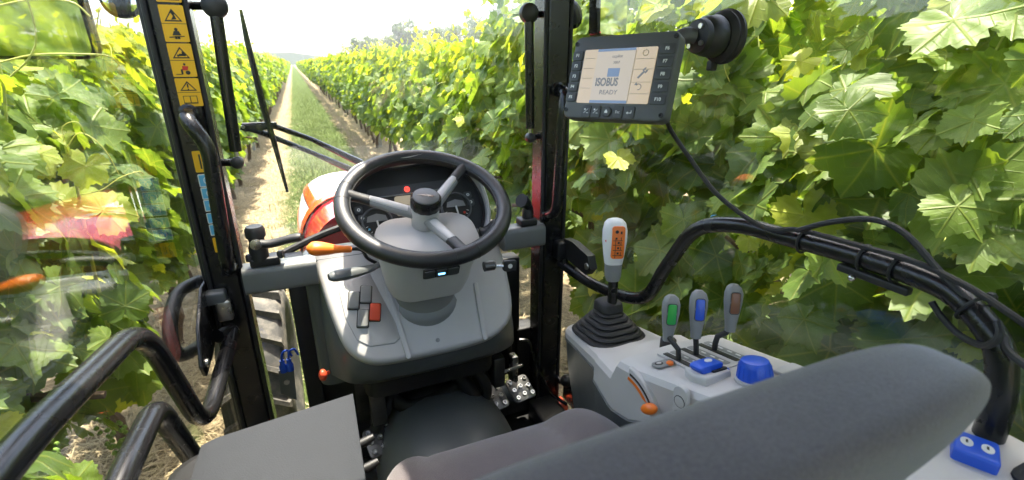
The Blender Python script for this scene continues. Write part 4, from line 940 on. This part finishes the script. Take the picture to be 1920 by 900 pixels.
# knobs, paddle, slider, round buttons
b = B(); kx, ky = .605, .440
b.lathe([(.026, 0), (.0265, .003), (.0235, .024), (.020, .031), (.014, .033)], topm(kx, ky), 32); kn = b.done('rotary_knob', 'blue', sc_); lab(kn, 'blue rotary knob')
b = B(); 
for k in range(18):
    a = 2 * math.pi * k / 18; mm_ = topm(kx, ky) @ Matrix.Rotation(a, 4, 'Z'); b.loft([[mm_ @ Vector(p) for p in ((.0262, -.0012, .004), (.0272, -.0012, .004), (.0272, .0012, .004), (.0262, .0012, .004))], [mm_ @ Vector(p) for p in ((.0225, -.0012, .024), (.0240, -.0012, .024), (.0240, .0012, .024), (.0225, .0012, .024))]])
b.done('grip_ribs', 'blue', kn)
b = B(); b.lathe([(.030, -.002), (.030, .0012), (.027, .002)], topm(kx, ky), 28); b.done('knob_ring', 'light', kn)
pm = topm(.560, .490)
b = B(); b.prism([(-.030, -.026), (.026, -.022), (.030, .0), (.026, .020), (-.028, .024), (-.036, 0)], pm, -.004, .010, .006); b.done('paddle_recess', 'light', sc_)
b = B(); b.loft([[pm @ Vector((x, y, z)) for x, y in rrect(-hx - .004, hx - .002, -.013, .015, .005, 3)] for hx, z in ((.020, .010), (.024, .016), (.023, .019), (.018, .021))]); pd = b.done('rocker_paddle', 'blue', sc_); lab(pd, 'blue rocker paddle')
b = B(); b.prism(circ(.004, .004, .007, 14, .0055), pm, .020, .0222); b.done('paddle_icon', 'white', pd)
b = B(); b.prism(rrect(-.006, .024, -.018, -.010, .003, 2), pm, .006, .0125); b.done('paddle_shadow_gap', 'blackm', pd)
b = B(); b.tube([topm(.592, .487) @ Vector((.008 * math.cos(q), .0055 * math.sin(q), .001)) for q in [2 * math.pi * k / 16 for k in range(16)]], .001, 5, closed=True); b.done('ring_mark', 'blue', sc_)
b = B(); b.prism(rrect(-.020, .022, -.011, .011, .008, 4), topm(.527, .560), -.002, .0018, .001); tr_ = b.done('button_strip', 'mid', sc_)
b = B(); b.prism(circ(-.008, .001, .0078, 14, .006), topm(.527, .560), .0015, .0026); b.m = 1; b.prism(circ(-.008, .001, .005, 10, .0035), topm(.527, .560), .002, .0032); b.done('symbol_button', ['inkblack', 'light'], sc_, flat=True)
b = B(); b.lathe([(.0062, 0), (.0062, .004), (.003, .006)], topm(.535, .552), 14); b.done('small_button', 'orange', sc_)
b = B(); b.prism(rrect(-.026, .022, -.016, .016, .004, 3), topm(.675, .43), -.001, .0035, .001); b.done('lid', 'light', sc_)
b = B(); b.lathe([(.016, -.01), (.016, .014), (.012, .018)], Matrix.Translation((.635, .668, 1.252)), 16); b.done('socket_cap', 'blackm', sc_)
# seat-side face of the console: slider quadrant and round buttons
SM = frame((.4850, .532, 1.268), (0.14, -1, .10), (0, .10, 1))      # x runs rearwards, z towards the seat
if SM.to_3x3().col[2].x > 0: SM = frame((.4850, .532, 1.268), (-0.14, 1, -.10), (0, .10, 1))
fx = 1 if SM.to_3x3().col[0].y < 0 else -1
arc = lambda r_, a0, a1, k=10: [(fx * (-.062 + r_ * math.cos(R(a0 + (a1 - a0) * i / k))), -.052 + r_ * math.sin(R(a0 + (a1 - a0) * i / k))) for i in range(k + 1)]
b = B(); b.prism(arc(.086, 82, 16) + list(reversed(arc(.058, 82, 16))), SM, -.003, .006, .003); qd = b.done('quadrant', 'light', sc_)
b = B(); b.prism(arc(.078, 78, 20) + list(reversed(arc(.074, 78, 20))), SM, .004, .0068); b.done('slot', 'inkblack', qd)
b = B(); b.prism(arc(.069, 80, 34) + list(reversed(arc(.063, 80, 42))), SM, .004, .0068); b.done('orange_scale', 'orange', qd)
b = B(); b.ball((0, 0, 0), .012, 14, (1.5, .8, .9)); sk = b.done('slider_knob', 'orange', sc_); sk.matrix_local = Matrix.Translation(-Vector(sc_.location)) @ SM @ Matrix.Translation((fx * .010, -.012, .016)) @ Matrix.Rotation(R(28) * fx, 4, 'Z')
b = B(); b.prism(rrect(fx * .060 - .013, fx * .060 + .013, -.035, .050, .012, 5), SM, -.006, .0035, .0015); bp_ = b.done('button_plate', 'light', sc_)
for y in (.024, -.002):
    b = B(); b.tube([SM @ Vector((fx * .060 + .0098 * math.cos(q), y + .0098 * math.sin(q), .0035)) for q in [2 * math.pi * k / 20 for k in range(20)]], .0008, 5, closed=True); rb_ = b.done('round_button', 'inkblack', bp_)
    b = B(); b.prism(circ(fx * .060, y, .0092, 18), SM, .002, .0045, .0006); b.done('button_face', 'light', bp_)
# rear shelf of the console with the blue twin switch
b = B(); b.prism(rrect(.50, .745, -.25, .285, .03, 4), Matrix(), 1.20, 1.375, .008); b.done('rear_shelf', 'light', sc_)
m4 = frame((.660, .194, 1.376), (.90, .43, 0), (-.43, .90, 0)) @ Matrix.Scale(1.0, 4)
b = B(); b.prism(rrect(-.022, .022, -.020, .020, .004, 3), m4, -.002, .014, .004); tw = b.done('twin_switch', 'blue', sc_); lab(tw, 'blue switch block with two white ovals')
for y in (-.009, .009):
    b = B(); b.prism(circ(.0, y, .0085, 16, .0058), m4, .013, .0148); oi_ = b.done('oval_button', 'white', tw)
b = B()
for y in (-.009, .009): b.prism(rect(.001, y, .003, .001), m4, .0146, .0152)
b.done('button_marks', 'inkblack', tw, flat=True)
b = B(); b.prism(rrect(.655, .735, .05, .165, .02, 4), Matrix(), 1.373, 1.3785, .001); b.done('rubber_mat', 'trayg', sc_)

# ------------------------------------------------------------------ operator seat
def sgn_pow(v, e): return math.copysign(abs(v) ** e, v)
def superell(b, c, s_, e1, e2, m4=None, nu=40, nv=22, bump=None):
    """rounded cushion: superellipsoid, e small = boxy"""
    m4 = m4 or Matrix(); c = Vector(c); rg = []
    for i in range(1, nv):
        v = -math.pi / 2 + math.pi * i / nv; r_ = []
        for j in range(nu):
            u = 2 * math.pi * j / nu
            p = Vector((s_[0] * sgn_pow(math.cos(v), e1) * sgn_pow(math.cos(u), e2), s_[1] * sgn_pow(math.cos(v), e1) * sgn_pow(math.sin(u), e2), s_[2] * sgn_pow(math.sin(v), e1)))
            if bump: p = bump(p)
            r_.append(c + m4 @ p)
        rg.append(r_)
    b.loft(rg)
st = thing('operator_seat', 'dark grey fabric operator seat seen from above its backrest', 'seat', (.24, .35, .75))
def cb(p):
    q = p.copy(); f = max(0, q.y) / .25
    q.z += -.035 * f * f * f + .018 * math.exp(-((abs(p.x) - .17) / .045) ** 2) * (1 if p.z > 0 else 0)
    if p.z > 0: q.z -= .010 * math.exp(-((p.x - .115 + .12 * (p.y - .1)) / .012) ** 2) + .006 * math.exp(-((p.x + .125) / .012) ** 2)
    return q
b = B(); superell(b, (.252, .435, 1.128), (.222, .262, .062), .42, .38, None, 72, 26, cb); b.done('cushion', 'fabric', st)
def bb(p):
    q = p.copy(); q.y += .008 * (p.x / .26) ** 2 - .398 * p.z; q.x *= 1 + .018 * max(0, p.z) / .2; return q
b = B(); superell(b, (.194, .235, 1.362), (.230, .045, .270), .38, .52, None, 64, 30, bb); b.done('backrest', 'fabric', st)
b = B(); b.prism(rrect(.08, .42, .22, .64, .05, 4), Matrix(), .76, 1.09, .02); b.done('seat_base', 'rubber', st)

# ------------------------------------------------------------------ armrest box at the left of the seat
ar = thing('armrest_box', 'flat grey armrest box between the left door and the seat', 'armrest', (-.1, .45, .8))
b = B(); b.loft([[Vector((x, y, z)) for x, y in rrect(-.232 + i_, .012 - i_ * .3, -.30, .668 - i_, .045, 6)] for z, i_ in ((.90, .010), (1.255, .0), (1.278, .002), (1.289, .008), (1.293, .018))]); b.done('body', 'blackm', ar)
b = B(); b.prism([(-.188, .660), (-.17, .668), (.018, .694), (.013, .40), (.010, -.28), (-.21, -.28), (-.205, .30)], Matrix(), 1.290, 1.302, .0025); b.done('top_plate', 'trayg', ar)

# ------------------------------------------------------------------ cab floor and pedals
fl = thing('cab_floor', 'dark cab floor with a rounded grey transmission hump', 'cab floor', (.22, .8, .70))
b = B(); b.box((.22, .55, .69), (.92, 1.38, .04)); b.done('floor_plate', 'rubber', fl, .005)
b = B(); superell(b, (.262, 1.09, .70), (.200, .27, .20), .85, .85, None, 40, 20); b.done('hump', 'green', fl)
b = B(); b.tube(fillet([(.535, 1.20, .985), (.565, 1.19, .985), (.585, 1.175, .90), (.62, 1.14, .80), (.66, 1.10, .775)], .02, 4), .0055, 8); b.done('rod', 'black', fl)
b = B(); b.box((.655, 1.13, .742), (.03, .05, .05)); b.done('orange_block', 'redsw', fl, .006)
b = B(); b.box((.60, 1.10, .745), (.09, .14, .06)); b.done('ledge', 'blackm', fl, .008)
b = B(); b.box((.585, 1.28, .88), (.07, .06, .22)); b.done('duct', 'blackm', fl, .006)
def pedal(c, wd, h, yaw, lb):
    t = thing('pedal', lb, 'pedal', c, 'studded foot pedals')
    m4 = Matrix.Translation(c) @ Matrix.Rotation(R(yaw), 4, 'Z') @ Matrix.Rotation(R(28), 4, 'X')
    b = B(); b.prism(rrect(-wd / 2, wd / 2, -h / 2, h / 2, .012, 4), m4, -.006, 0, .002); b.done('plate', 'darksteel', t)
    b = B(); b.tube([m4 @ V(0, .0, -.006), m4 @ V(0, .04, -.05), m4 @ V(0, .06, .06) + V(0, .06, .06)], .008, 8); b.done('arm', 'darksteel', t)
    for i in range(3):
        for j in range(3):
            if (i + j) % 2 and i == 1 and j == 1: continue
            x = (i - 1) * wd * .33; y = (j - 1) * h * .33 + (.006 if i == 1 else 0)
            mm_ = m4 @ Matrix.Translation((x, y, 0)); b = B(); b.loft([[mm_ @ Vector((r_ * math.cos(q), r_ * math.sin(q), z)) for q in [2 * math.pi * k / 10 for k in range(10)]] for r_, z in ((.0075, -.001), (.0070, .006), (.0040, .006), (.0040, .002))], False, True); b.done('stud', 'steel', t)
pedal((.432, 1.165, .822), .088, .082, 8, 'left one of the two studded steel pedals under the dashboard')
pedal((.528, 1.165, .832), .080, .082, 10, 'right one of the two studded steel pedals beside the rod')
pedal((.085, 1.125, .822), .082, .085, 10, 'studded steel pedal at the left beside the armrest box')
# three blurred rod ends poking out beside the armrest
t = thing('lever_cluster', 'three short dark lever ends poking out beside the armrest', 'levers', (.02, .6, 1.1))
for k, (y, z) in enumerate(((.735, 1.165), (.690, 1.150), (.640, 1.145))):
    b = B(); b.tube([(-.02, y, z - .01), (.03, y, z), (.044, y + .003, z + .003)], [.007, .0085, .006], 10); b.done('lever_end', 'blackm', t)

# ------------------------------------------------------------------ display terminal and its suction mount
TC = Vector((.528, .761, 1.777)); TX = Vector((.094, -.176, .006)); TV = Vector((.029, .043, .141)); TM = frame(TC, TX, TV)
tv = thing('display_terminal', 'grey display terminal with lit beige screen and function keys', 'display', TC)
b = B(); b.prism(rrect(-.1005, .1005, -.0755, .0755, .013, 5), TM, -.028, -.001, .004); b.prism([(-.1, -.07), (.1, -.07), (.1, .05), (-.1, .05)], TM, -.028, -.027); b.done('housing', 'housing', tv)
b = B(); b.prism(rrect(-.0745, .0665, -.0470, .0500, .002, 2), TM, -.004, .0002); scr = b.done('screen', 'scr', tv)
b = B(); b.prism(rrect(-.047, .027, -.0425, .0455, .001, 1), TM, 0, .0006); b.done('page', 'scrw', scr)
b = B(); b.prism(rect(-.010, .0475, .037, .0022), TM, 0, .0009); b.done('title_bar', 'scrb', scr); b = B(); b.prism(rect(-.010, -.0445, .037, .0025), TM, 0, .0009); b.done('status_bar', 'scrb', scr); b = B(); b.prism(rect(-.0085, .0075, .0115, .0075), TM, 0, .0011); b.done('blue_block', 'scrb', scr)
def tt(s_, x, y, z, m_='scrt', p=scr, bold=0.0): return text('lettering', s_, z, m_, TM @ Matrix.Translation((x, y, .0011)), p, bold=bold)
tt('ISO', -.0305, -.010, .020, bold=.0006).scale = (.72, 1, 1); tt('BUS', -.0075, -.010, .020, bold=.0006).scale = (.66, 1, 1); tt('READY', -.012, -.028, .0115); tt('ccpilot', -.006, .036, .0075); tt('3007', -.006, .025, .0065)
b = B()
for y in (.03, .012, -.010, -.03): b.prism(rect(.047, y, .019, .0003), TM, 0, .0008)
for y in (.034, .016, -.002, -.020): b.prism(rect(-.062, y, .010, .0003), TM, 0, .0008)
b.prism(rect(.028, 0, .0003, .046), TM, 0, .0009); b.done('grid_lines', 'gold', scr, flat=True)['kind'] = 'stuff'
wm = TM @ Matrix.Translation((.045, .003, 0)) @ Matrix.Rotation(R(-42), 4, 'Z')
b = B(); b.prism(rect(0, 0, .0016, .008), wm, 0, .0009); b.prism([(-.0042, .006), (-.0016, .006), (-.0016, .010), (.0016, .010), (.0016, .006), (.0042, .006), (.0042, .011), (.0028, .014), (.0016, .011), (-.0016, .011), (-.0028, .014), (-.0042, .011)], wm, 0, .0009); b.done('wrench_icon', 'scrt', scr, flat=True)
b = B(); c_ = TM @ Matrix.Translation((.044, -.018, .0006)); b.tube([c_ @ V(.005 * math.cos(q), .005 * math.sin(q), 0) for q in [R(150 - 25 * k) for k in range(11)]], .0007, 5); b.prism([(-.008, .003), (-.002, .003), (-.005, .008)], c_, 0, .0004); b.done('return_icon', 'scrt', scr, flat=True)
b = B(); c_ = TM @ Matrix.Translation((.046, .040, .0006)); b.tube([c_ @ V(.005 * math.cos(q), .005 * math.sin(q), 0) for q in [R(30 * k) for k in range(12)]], .0006, 5, closed=True); b.done('globe_icon', 'gold', scr)
for k in range(5):
    for x, w2, y0, dy, n0 in ((-.0885, .0105, .0400, -.0192, 1), (.0835, .0135, .0455, -.0212, 6)):
        y = y0 + dy * k
        b = B(); b.prism(rrect(x - w2, x + w2, y - .0085, y + .0085, .0025, 2), TM, -.003, .0012, .0008); kb = b.done('function_key', 'key', tv)
        text('lettering', f'F{n0 + k}', .0078, 'white', TM @ Matrix.Translation((x, y, .0016)), kb, bold=.0002)
for k, (x, s_) in enumerate(((-.050, '+'), (-.030, '-'), (-.008, 'o'), (.014, 'Esc'), (.036, '<'))):
    b = B()
    if k == 2: b.lathe([(.0095, -.003), (.0095, .0015), (.008, .0028)], TM @ Matrix.Translation((x, -.0625, 0)), 20)
    else: b.prism(rrect(x - .0095, x + .0095, -.0735, -.0515, .0025, 2), TM, -.003, .0012, .0008)
    kb = b.done('control_key', 'key', tv)
    if s_ == 'Esc': text('lettering', 'Esc', .0068, 'white', TM @ Matrix.Translation((x, -.0625, .0016)), kb)
    else:
        b = B(); z_ = .003 if k == 2 else .0016
        if k < 2: b.prism([(x - .005, -.066), (x - .004, -.066), (x + .004, -.058), (x + .003, -.058)], TM, 0, z_); b.prism(circ(x - .0025, -.059, .0018, 8), TM, 0, z_); b.prism(rect(x + .003, -.0655, .002, .0005), TM, 0, z_)
        elif k == 2: b.prism([(x - .003, -.065), (x + .003, -.065), (x + .003, -.062), (x, -.0585), (x - .003, -.062)], TM, 0, z_)
        else: b.prism(rect(x, -.0635, .004, .0006), TM, 0, z_); b.prism([(x - .0055, -.0635), (x - .002, -.066), (x - .002, -.061)], TM, 0, z_); b.prism(rect(x + .004, -.0615, .0006, .0025), TM, 0, z_)
        b.done('key_icon', 'white', kb, flat=True)
for x, y in ((-.0955, .062), (.094, .0655), (-.0955, -.060), (.094, -.0655)):
    b = B(); b.loft([[TM @ Vector((x + r_ * math.cos(q), y + r_ * math.sin(q), z)) for q in [2 * math.pi * k / 12 for k in range(12)]] for r_, z in ((.0042, -.004), (.0042, .0008), (.0028, .0008), (.0026, -.001))], False, True); b.done('screw', 'inkblack', tv)
mt = thing('suction_mount', 'black ball-jointed suction mount holding the terminal to the right glass', 'mount', (.70, .73, 1.84))
SU = frame((.748, .735, 1.845), (0, 1, 0), (0, 0, 1))        # z points to +x (the glass)
b = B(); b.lathe([(.047, -.003), (.048, -.009), (.044, -.014), (.045, -.019), (.041, -.024), (.036, -.028)], SU, 32); b.done('suction_cup', 'rubber', mt)
b = B(); b.lathe([(.034, -.028), (.037, -.034), (.034, -.056), (.028, -.064), (.012, -.066)], SU, 24); b.done('lever_housing', 'blackm', mt)
b = B(); b.lathe([(.029, -.060), (.031, -.066), (.029, -.074), (.014, -.078)], SU, 24); b.done('socket_plate', 'blackm', mt)
for k in range(4):
    a = R(35 + 90 * k); b = B(); b.lathe([(.0045, -.080), (.0045, -.072)], SU @ Matrix.Translation((.020 * math.cos(a), .020 * math.sin(a), 0)), 8); b.done('screw', 'steel', mt)
b = B(); b.tube(spline([(.672, .737, 1.845), (.655, .744, 1.846), (.630, .752, 1.832), (.605, .765, 1.815), (.570, .785, 1.795)], 5), [.013] * 3 + [.014] * 15 + [.018] * 3, 14); b.done('ball_arm', 'housing', mt)
b = B(); b.box((.735, .752, 1.795), (.014, .016, .018)); b.done('release_tab', 'rubber', mt, .003)

# ------------------------------------------------------------------ cables
t = B(); t.tube(spline([(.585, .690, 1.712), (.640, .735, 1.680), (.665, .705, 1.632), (.680, .640, 1.575), (.708, .560, 1.535), (.722, .500, 1.545), (.728, .42, 1.548), (.724, .34, 1.552), (.715, .28, 1.548), (.700, .22, 1.536), (.69, .12, 1.50)], 8), .0042, 8)
tag(t.done('display_cable', 'rubber'), 'black cable hanging from the terminal and running along the right bar', 'cable')
t = B(); t.tube(spline([(.715, .500, 1.545), (.722, .455, 1.572), (.725, .40, 1.592), (.725, .356, 1.585), (.722, .311, 1.555), (.718, .283, 1.538), (.715, .25, 1.520), (.710, .225, 1.505), (.70, .205, 1.49), (.69, .12, 1.47)], 8), .0045, 8)
tag(t.done('looped_cable', 'rubber'), 'black cable arching in a loop above the right bar', 'cable')
t = B(); t.tube(spline([(.714, .300, 1.512), (.716, .286, 1.497), (.712, .262, 1.485), (.700, .236, 1.488), (.693, .224, 1.500), (.694, .222, 1.512), (.702, .230, 1.522)], 8), .0042, 8)
tag(t.done('slack_cable_loop', 'rubber'), 'short slack cable loop hanging under the bend of the right bar', 'cable')
BP = spline(RB, 6)
def tie(i, lb, r_=.0185, up=.0):
    c = BP[i]; tg = (BP[i + 1] - BP[i - 1]).normalized(); u = Vector((0, 0, 1)); u = (u - tg * u.dot(tg)).normalized(); v = tg.cross(u)
    b = B(); b.tube([c + u * up + (u * math.cos(q) * (r_ + up * .5) + v * math.sin(q) * r_) for q in [2 * math.pi * k / 20 for k in range(20)]], .0022, 6, closed=True); o = b.done('cable_tie', 'rubber'); tag(o, lb, 'cable tie', 'cable ties on the right bar')
    b = B(); b.box(c + u * (r_ + up * 1.5) , (.008, .007, .007)); b.done('tie_head', 'rubber', o, .001)
tie(37, 'cable tie nearest the bend on the front half of the right bar'); tie(43, 'left one of two close cable ties in the middle of the right bar'); tie(46, 'right one of two close cable ties in the middle of the right bar'); tie(56, 'large cable tie at the rear bend of the right bar', .02, .006)
t = thing('bar_clip', 'small black clip with a bright screw under the right bar', 'clip', (.73, .40, 1.50))
b = B(); b.box((.736, .385, 1.505), (.014, .10, .012)); b.done('clip_body', 'blackm', t, .003)
b = B(); b.ball((.722, .405, 1.500), .0055, 10); b.done('screw', 'steel', t)

# ------------------------------------------------------------------ mirrors and lamp outside
t = thing('wing_mirror', 'rectangular wing mirror with black housing outside the left door', 'mirror', (-.50, 1.35, 1.9))
mm_ = frame((-.500, 1.335, 1.945), Vector((.99, .06, 0)), (0, -.09, 1))
b = B(); b.prism(rrect(-.125, .125, -.140, .140, .022, 6), mm_, -.05, -.002, .010); b.done('housing', 'black', t)
b = B(); b.prism(rrect(-.117, .117, -.132, .132, .018, 6), mm_, -.004, .0005); b.done('mirror_glass', 'mirror', t)
b = B(); b.tube([(-.46, 1.38, 2.02), (-.30, 1.30, 2.10), (-.24, 1.22, 2.10)], .011, 10); b.done('arm', 'black', t)
t = thing('round_mirror', 'small round mirror in a dark rim left of the left pillar', 'mirror', (-.34, 1.50, 1.94), )
mm_ = frame((-.342, 1.49, 1.944), Vector((.96, -.26, 0)), (0, .15, 1))
b = B(); b.lathe([(.030, -.03), (.047, -.008), (.048, .0), (.045, .003)], mm_, 28); b.done('housing', 'black', t)
b = B(); b.lathe([(.0445, .001), (.038, .004), (.025, .007), (.010, .009), (.001, .0092)], mm_, 28); b.done('mirror_glass', 'mirror', t)
b = B(); b.tube([(-.33, 1.50, 1.95), (-.26, 1.30, 2.02), (-.24, 1.22, 2.06)], .009, 10); b.done('arm', 'black', t)
t = thing('wing_mirror', 'narrow upright wing mirror behind the display terminal', 'mirror', (.80, 1.17, 1.93))
mm_ = frame((.800, 1.19, 1.955), Vector((.96, .28, 0)), (0, .05, 1))
b = B(); b.prism(rrect(-.058, .058, -.088, .11, .012, 5), mm_, -.035, -.002, .008); b.done('housing', 'black', t)
b = B(); b.prism(rrect(-.054, .054, -.084, .106, .010, 5), mm_, -.004, .0005); b.done('mirror_glass', 'mirror', t)
b = B(); b.tube([(.76, 1.20, 2.02), (.70, 1.22, 2.06), (.66, 1.22, 2.06)], .010, 10); b.done('arm', 'black', t)
t = thing('work_lamp', 'round black work lamp just right of the right pillar', 'lamp', (.70, 1.24, 1.92))
lm = frame((.705, 1.245, 1.923), (1, .2, 0), (0, .2, 1))
b = B(); b.lathe([(.020, -.05), (.034, -.02), (.038, 0), (.034, .003)], lm, 20); b.done('lamp_housing', 'black', t)
b = B(); b.lathe([(.033, .001), (.02, .006), (.002, .008)], lm, 20); b.done('lens', 'blackm', t)
b = B(); b.tube([(.70, 1.25, 1.95), (.66, 1.225, 1.99)], .007, 8); b.done('bracket', 'black', t)

# ------------------------------------------------------------------ bonnet in front of the windscreen
hd = thing('tractor_bonnet', 'red tractor bonnet with a painted white sky reflection and orange stripes', 'bonnet', (.22, 2.0, .9))
def hsec(y, hw, zt_, zb):
    pts = []
    for k in range(25):
        a = math.pi * k / 24; c, s_ = math.cos(a), math.sin(a)
        pts.append(Vector((.22 - hw * sgn_pow(c, .55), y, zb + (zt_ - zb) * abs(s_) ** .42)))
    return pts
HS = [(1.42, .262, 1.405, .95), (1.50, .272, 1.405, .93), (1.70, .285, 1.395, .92), (2.0, .290, 1.375, .92), (2.25, .285, 1.345, .93), (2.42, .272, 1.305, .95), (2.52, .245, 1.24, .98), (2.55, .20, 1.16, 1.02)]
b = B(); b.loft([hsec(*s_) for s_ in HS], True, True); b.done('panel', 'red', hd)
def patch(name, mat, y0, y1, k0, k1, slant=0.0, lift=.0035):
    """a sheet lying on the bonnet: rows of points between section parameters k0..k1"""
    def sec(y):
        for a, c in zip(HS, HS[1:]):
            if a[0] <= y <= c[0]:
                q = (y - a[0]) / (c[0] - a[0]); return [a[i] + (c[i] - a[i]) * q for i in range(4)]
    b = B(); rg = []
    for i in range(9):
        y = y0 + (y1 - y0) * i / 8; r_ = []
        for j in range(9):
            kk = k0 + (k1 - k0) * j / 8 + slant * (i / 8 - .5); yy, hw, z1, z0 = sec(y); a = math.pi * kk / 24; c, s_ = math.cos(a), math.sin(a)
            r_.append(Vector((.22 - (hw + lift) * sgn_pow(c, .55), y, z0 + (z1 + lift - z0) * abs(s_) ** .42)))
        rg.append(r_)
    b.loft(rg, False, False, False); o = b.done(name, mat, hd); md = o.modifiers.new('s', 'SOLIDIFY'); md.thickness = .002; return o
patch('painted_sky_reflection', 'white', 1.66, 2.46, .4, 11.5, 0)  # white sheet stands in for sky reflected in the red paint
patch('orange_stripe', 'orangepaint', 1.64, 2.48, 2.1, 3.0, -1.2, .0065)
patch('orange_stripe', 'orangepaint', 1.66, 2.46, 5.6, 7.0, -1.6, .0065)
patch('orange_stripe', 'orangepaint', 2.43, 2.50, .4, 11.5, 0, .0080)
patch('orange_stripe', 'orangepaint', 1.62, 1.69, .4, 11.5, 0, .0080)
b = B(); b.box((.22, 1.9, .80), (.40, 1.2, .26)); b.done('engine_block', 'darksteel', hd, .02)

# front wheel
fw = thing('front_wheel', 'dusty lugged front tyre seen below left of the dashboard', 'wheel', (-.315, 2.24, .43))
WM = frame((-.315, 2.24, .43), (0, 1, 0), (0, 0, 1))     # local z = +x axle
b = B(); b.lathe([(.22, -.10), (.27, -.125), (.33, -.135), (.375, -.125), (.392, -.105), (.398, 0), (.392, .105), (.375, .125), (.33, .135), (.27, .125), (.22, .10)], WM, 48); ty = b.done('tyre', 'tyre', fw)
b = B(); b.lathe([(.05, -.02), (.215, -.03), (.225, -.09), (.232, -.10), (.232, .10), (.225, .09), (.215, .03), (.05, .02)], WM, 32); b.done('rim', 'mid', fw)
def lug():
    b = B(); b.loft([[Vector((r_, y, z)) for y, z in rc] for r_, rc in ((.388, [(-.014, .008), (.014, .008), (.075, .128), (.045, .128)]), (.420, [(-.010, .010), (.008, .010), (.066, .122), (.046, .122)]))]); o = b.done('lug', 'tyre'); return unlinked(o)
LG = lug()
for k in range(20):
    for sd_ in (1, -1):
        o = bpy.data.objects.new('lug', LG); col.objects.link(o); o.parent = ty
        m_ = WM @ Matrix.Rotation(R(18 * k + (9 if sd_ < 0 else 0)), 4, 'Z') @ (Matrix() if sd_ > 0 else Matrix.Diagonal((1, 1, -1, 1)))
        o.matrix_local = m_
        if True: o.matrix_local = Matrix.Translation(-(fw.location + ty.location)) @ m_
# blue electrical connectors behind the left pillar
t = thing('cable_connector', 'two blue plugs with looped blue leads on a small dark bracket', 'connector', (-.128, 1.22, 1.0))
b = B(); b.prism([(-.020, -.045), (.014, -.075), (.020, .018), (-.016, .026)], frame((-.125, 1.215, 1.025), (1, 0, 0), (0, 0, 1)), -.004, .004); b.done('bracket', 'beam', t, .002)
for x in (-.128, -.112):
    b = B(); b.lathe([(.009, 0), (.009, .018), (.006, .022), (.006, .034)], Matrix.Translation((x, 1.208, 1.048)), 12); b.done('plug', 'blue', t)
    b = B(); b.tube(spline([(x, 1.208, 1.08), (x + .004, 1.208, 1.102), (x + .016, 1.21, 1.106), (x + .024, 1.215, 1.085)], 5), .003, 8); b.done('lead', 'blue', t)
b = B(); b.lathe([(.007, 0), (.007, .004)], frame((-.126, 1.209, 1.015), (1, 0, 0), (0, 0, 1)), 10); b.done('bolt', 'steel', t)

# ------------------------------------------------------------------ haze in the air
b = B(); b.box((0, 325, 17), (1240, 800, 36.4)); hz = b.done('haze', 'glass', flat=True)
hm = bpy.data.materials.new('haze_air'); hm.use_nodes = True; hn = hm.node_tree.nodes; hn.remove(hn['Principled BSDF'])
pv = hn.new('ShaderNodeVolumePrincipled'); pv.inputs['Color'].default_value = (0.92, 0.95, 1.0, 1); pv.inputs['Density'].default_value = 0.0005; pv.inputs['Anisotropy'].default_value = 0.3
hm.node_tree.links.new(pv.outputs[0], hn['Material Output'].inputs['Volume'])
hz.data.materials.clear(); hz.data.materials.append(hm); hz['kind'] = 'stuff'; tag(hz, 'thin pale summer haze filling the air over the vineyard', 'haze')
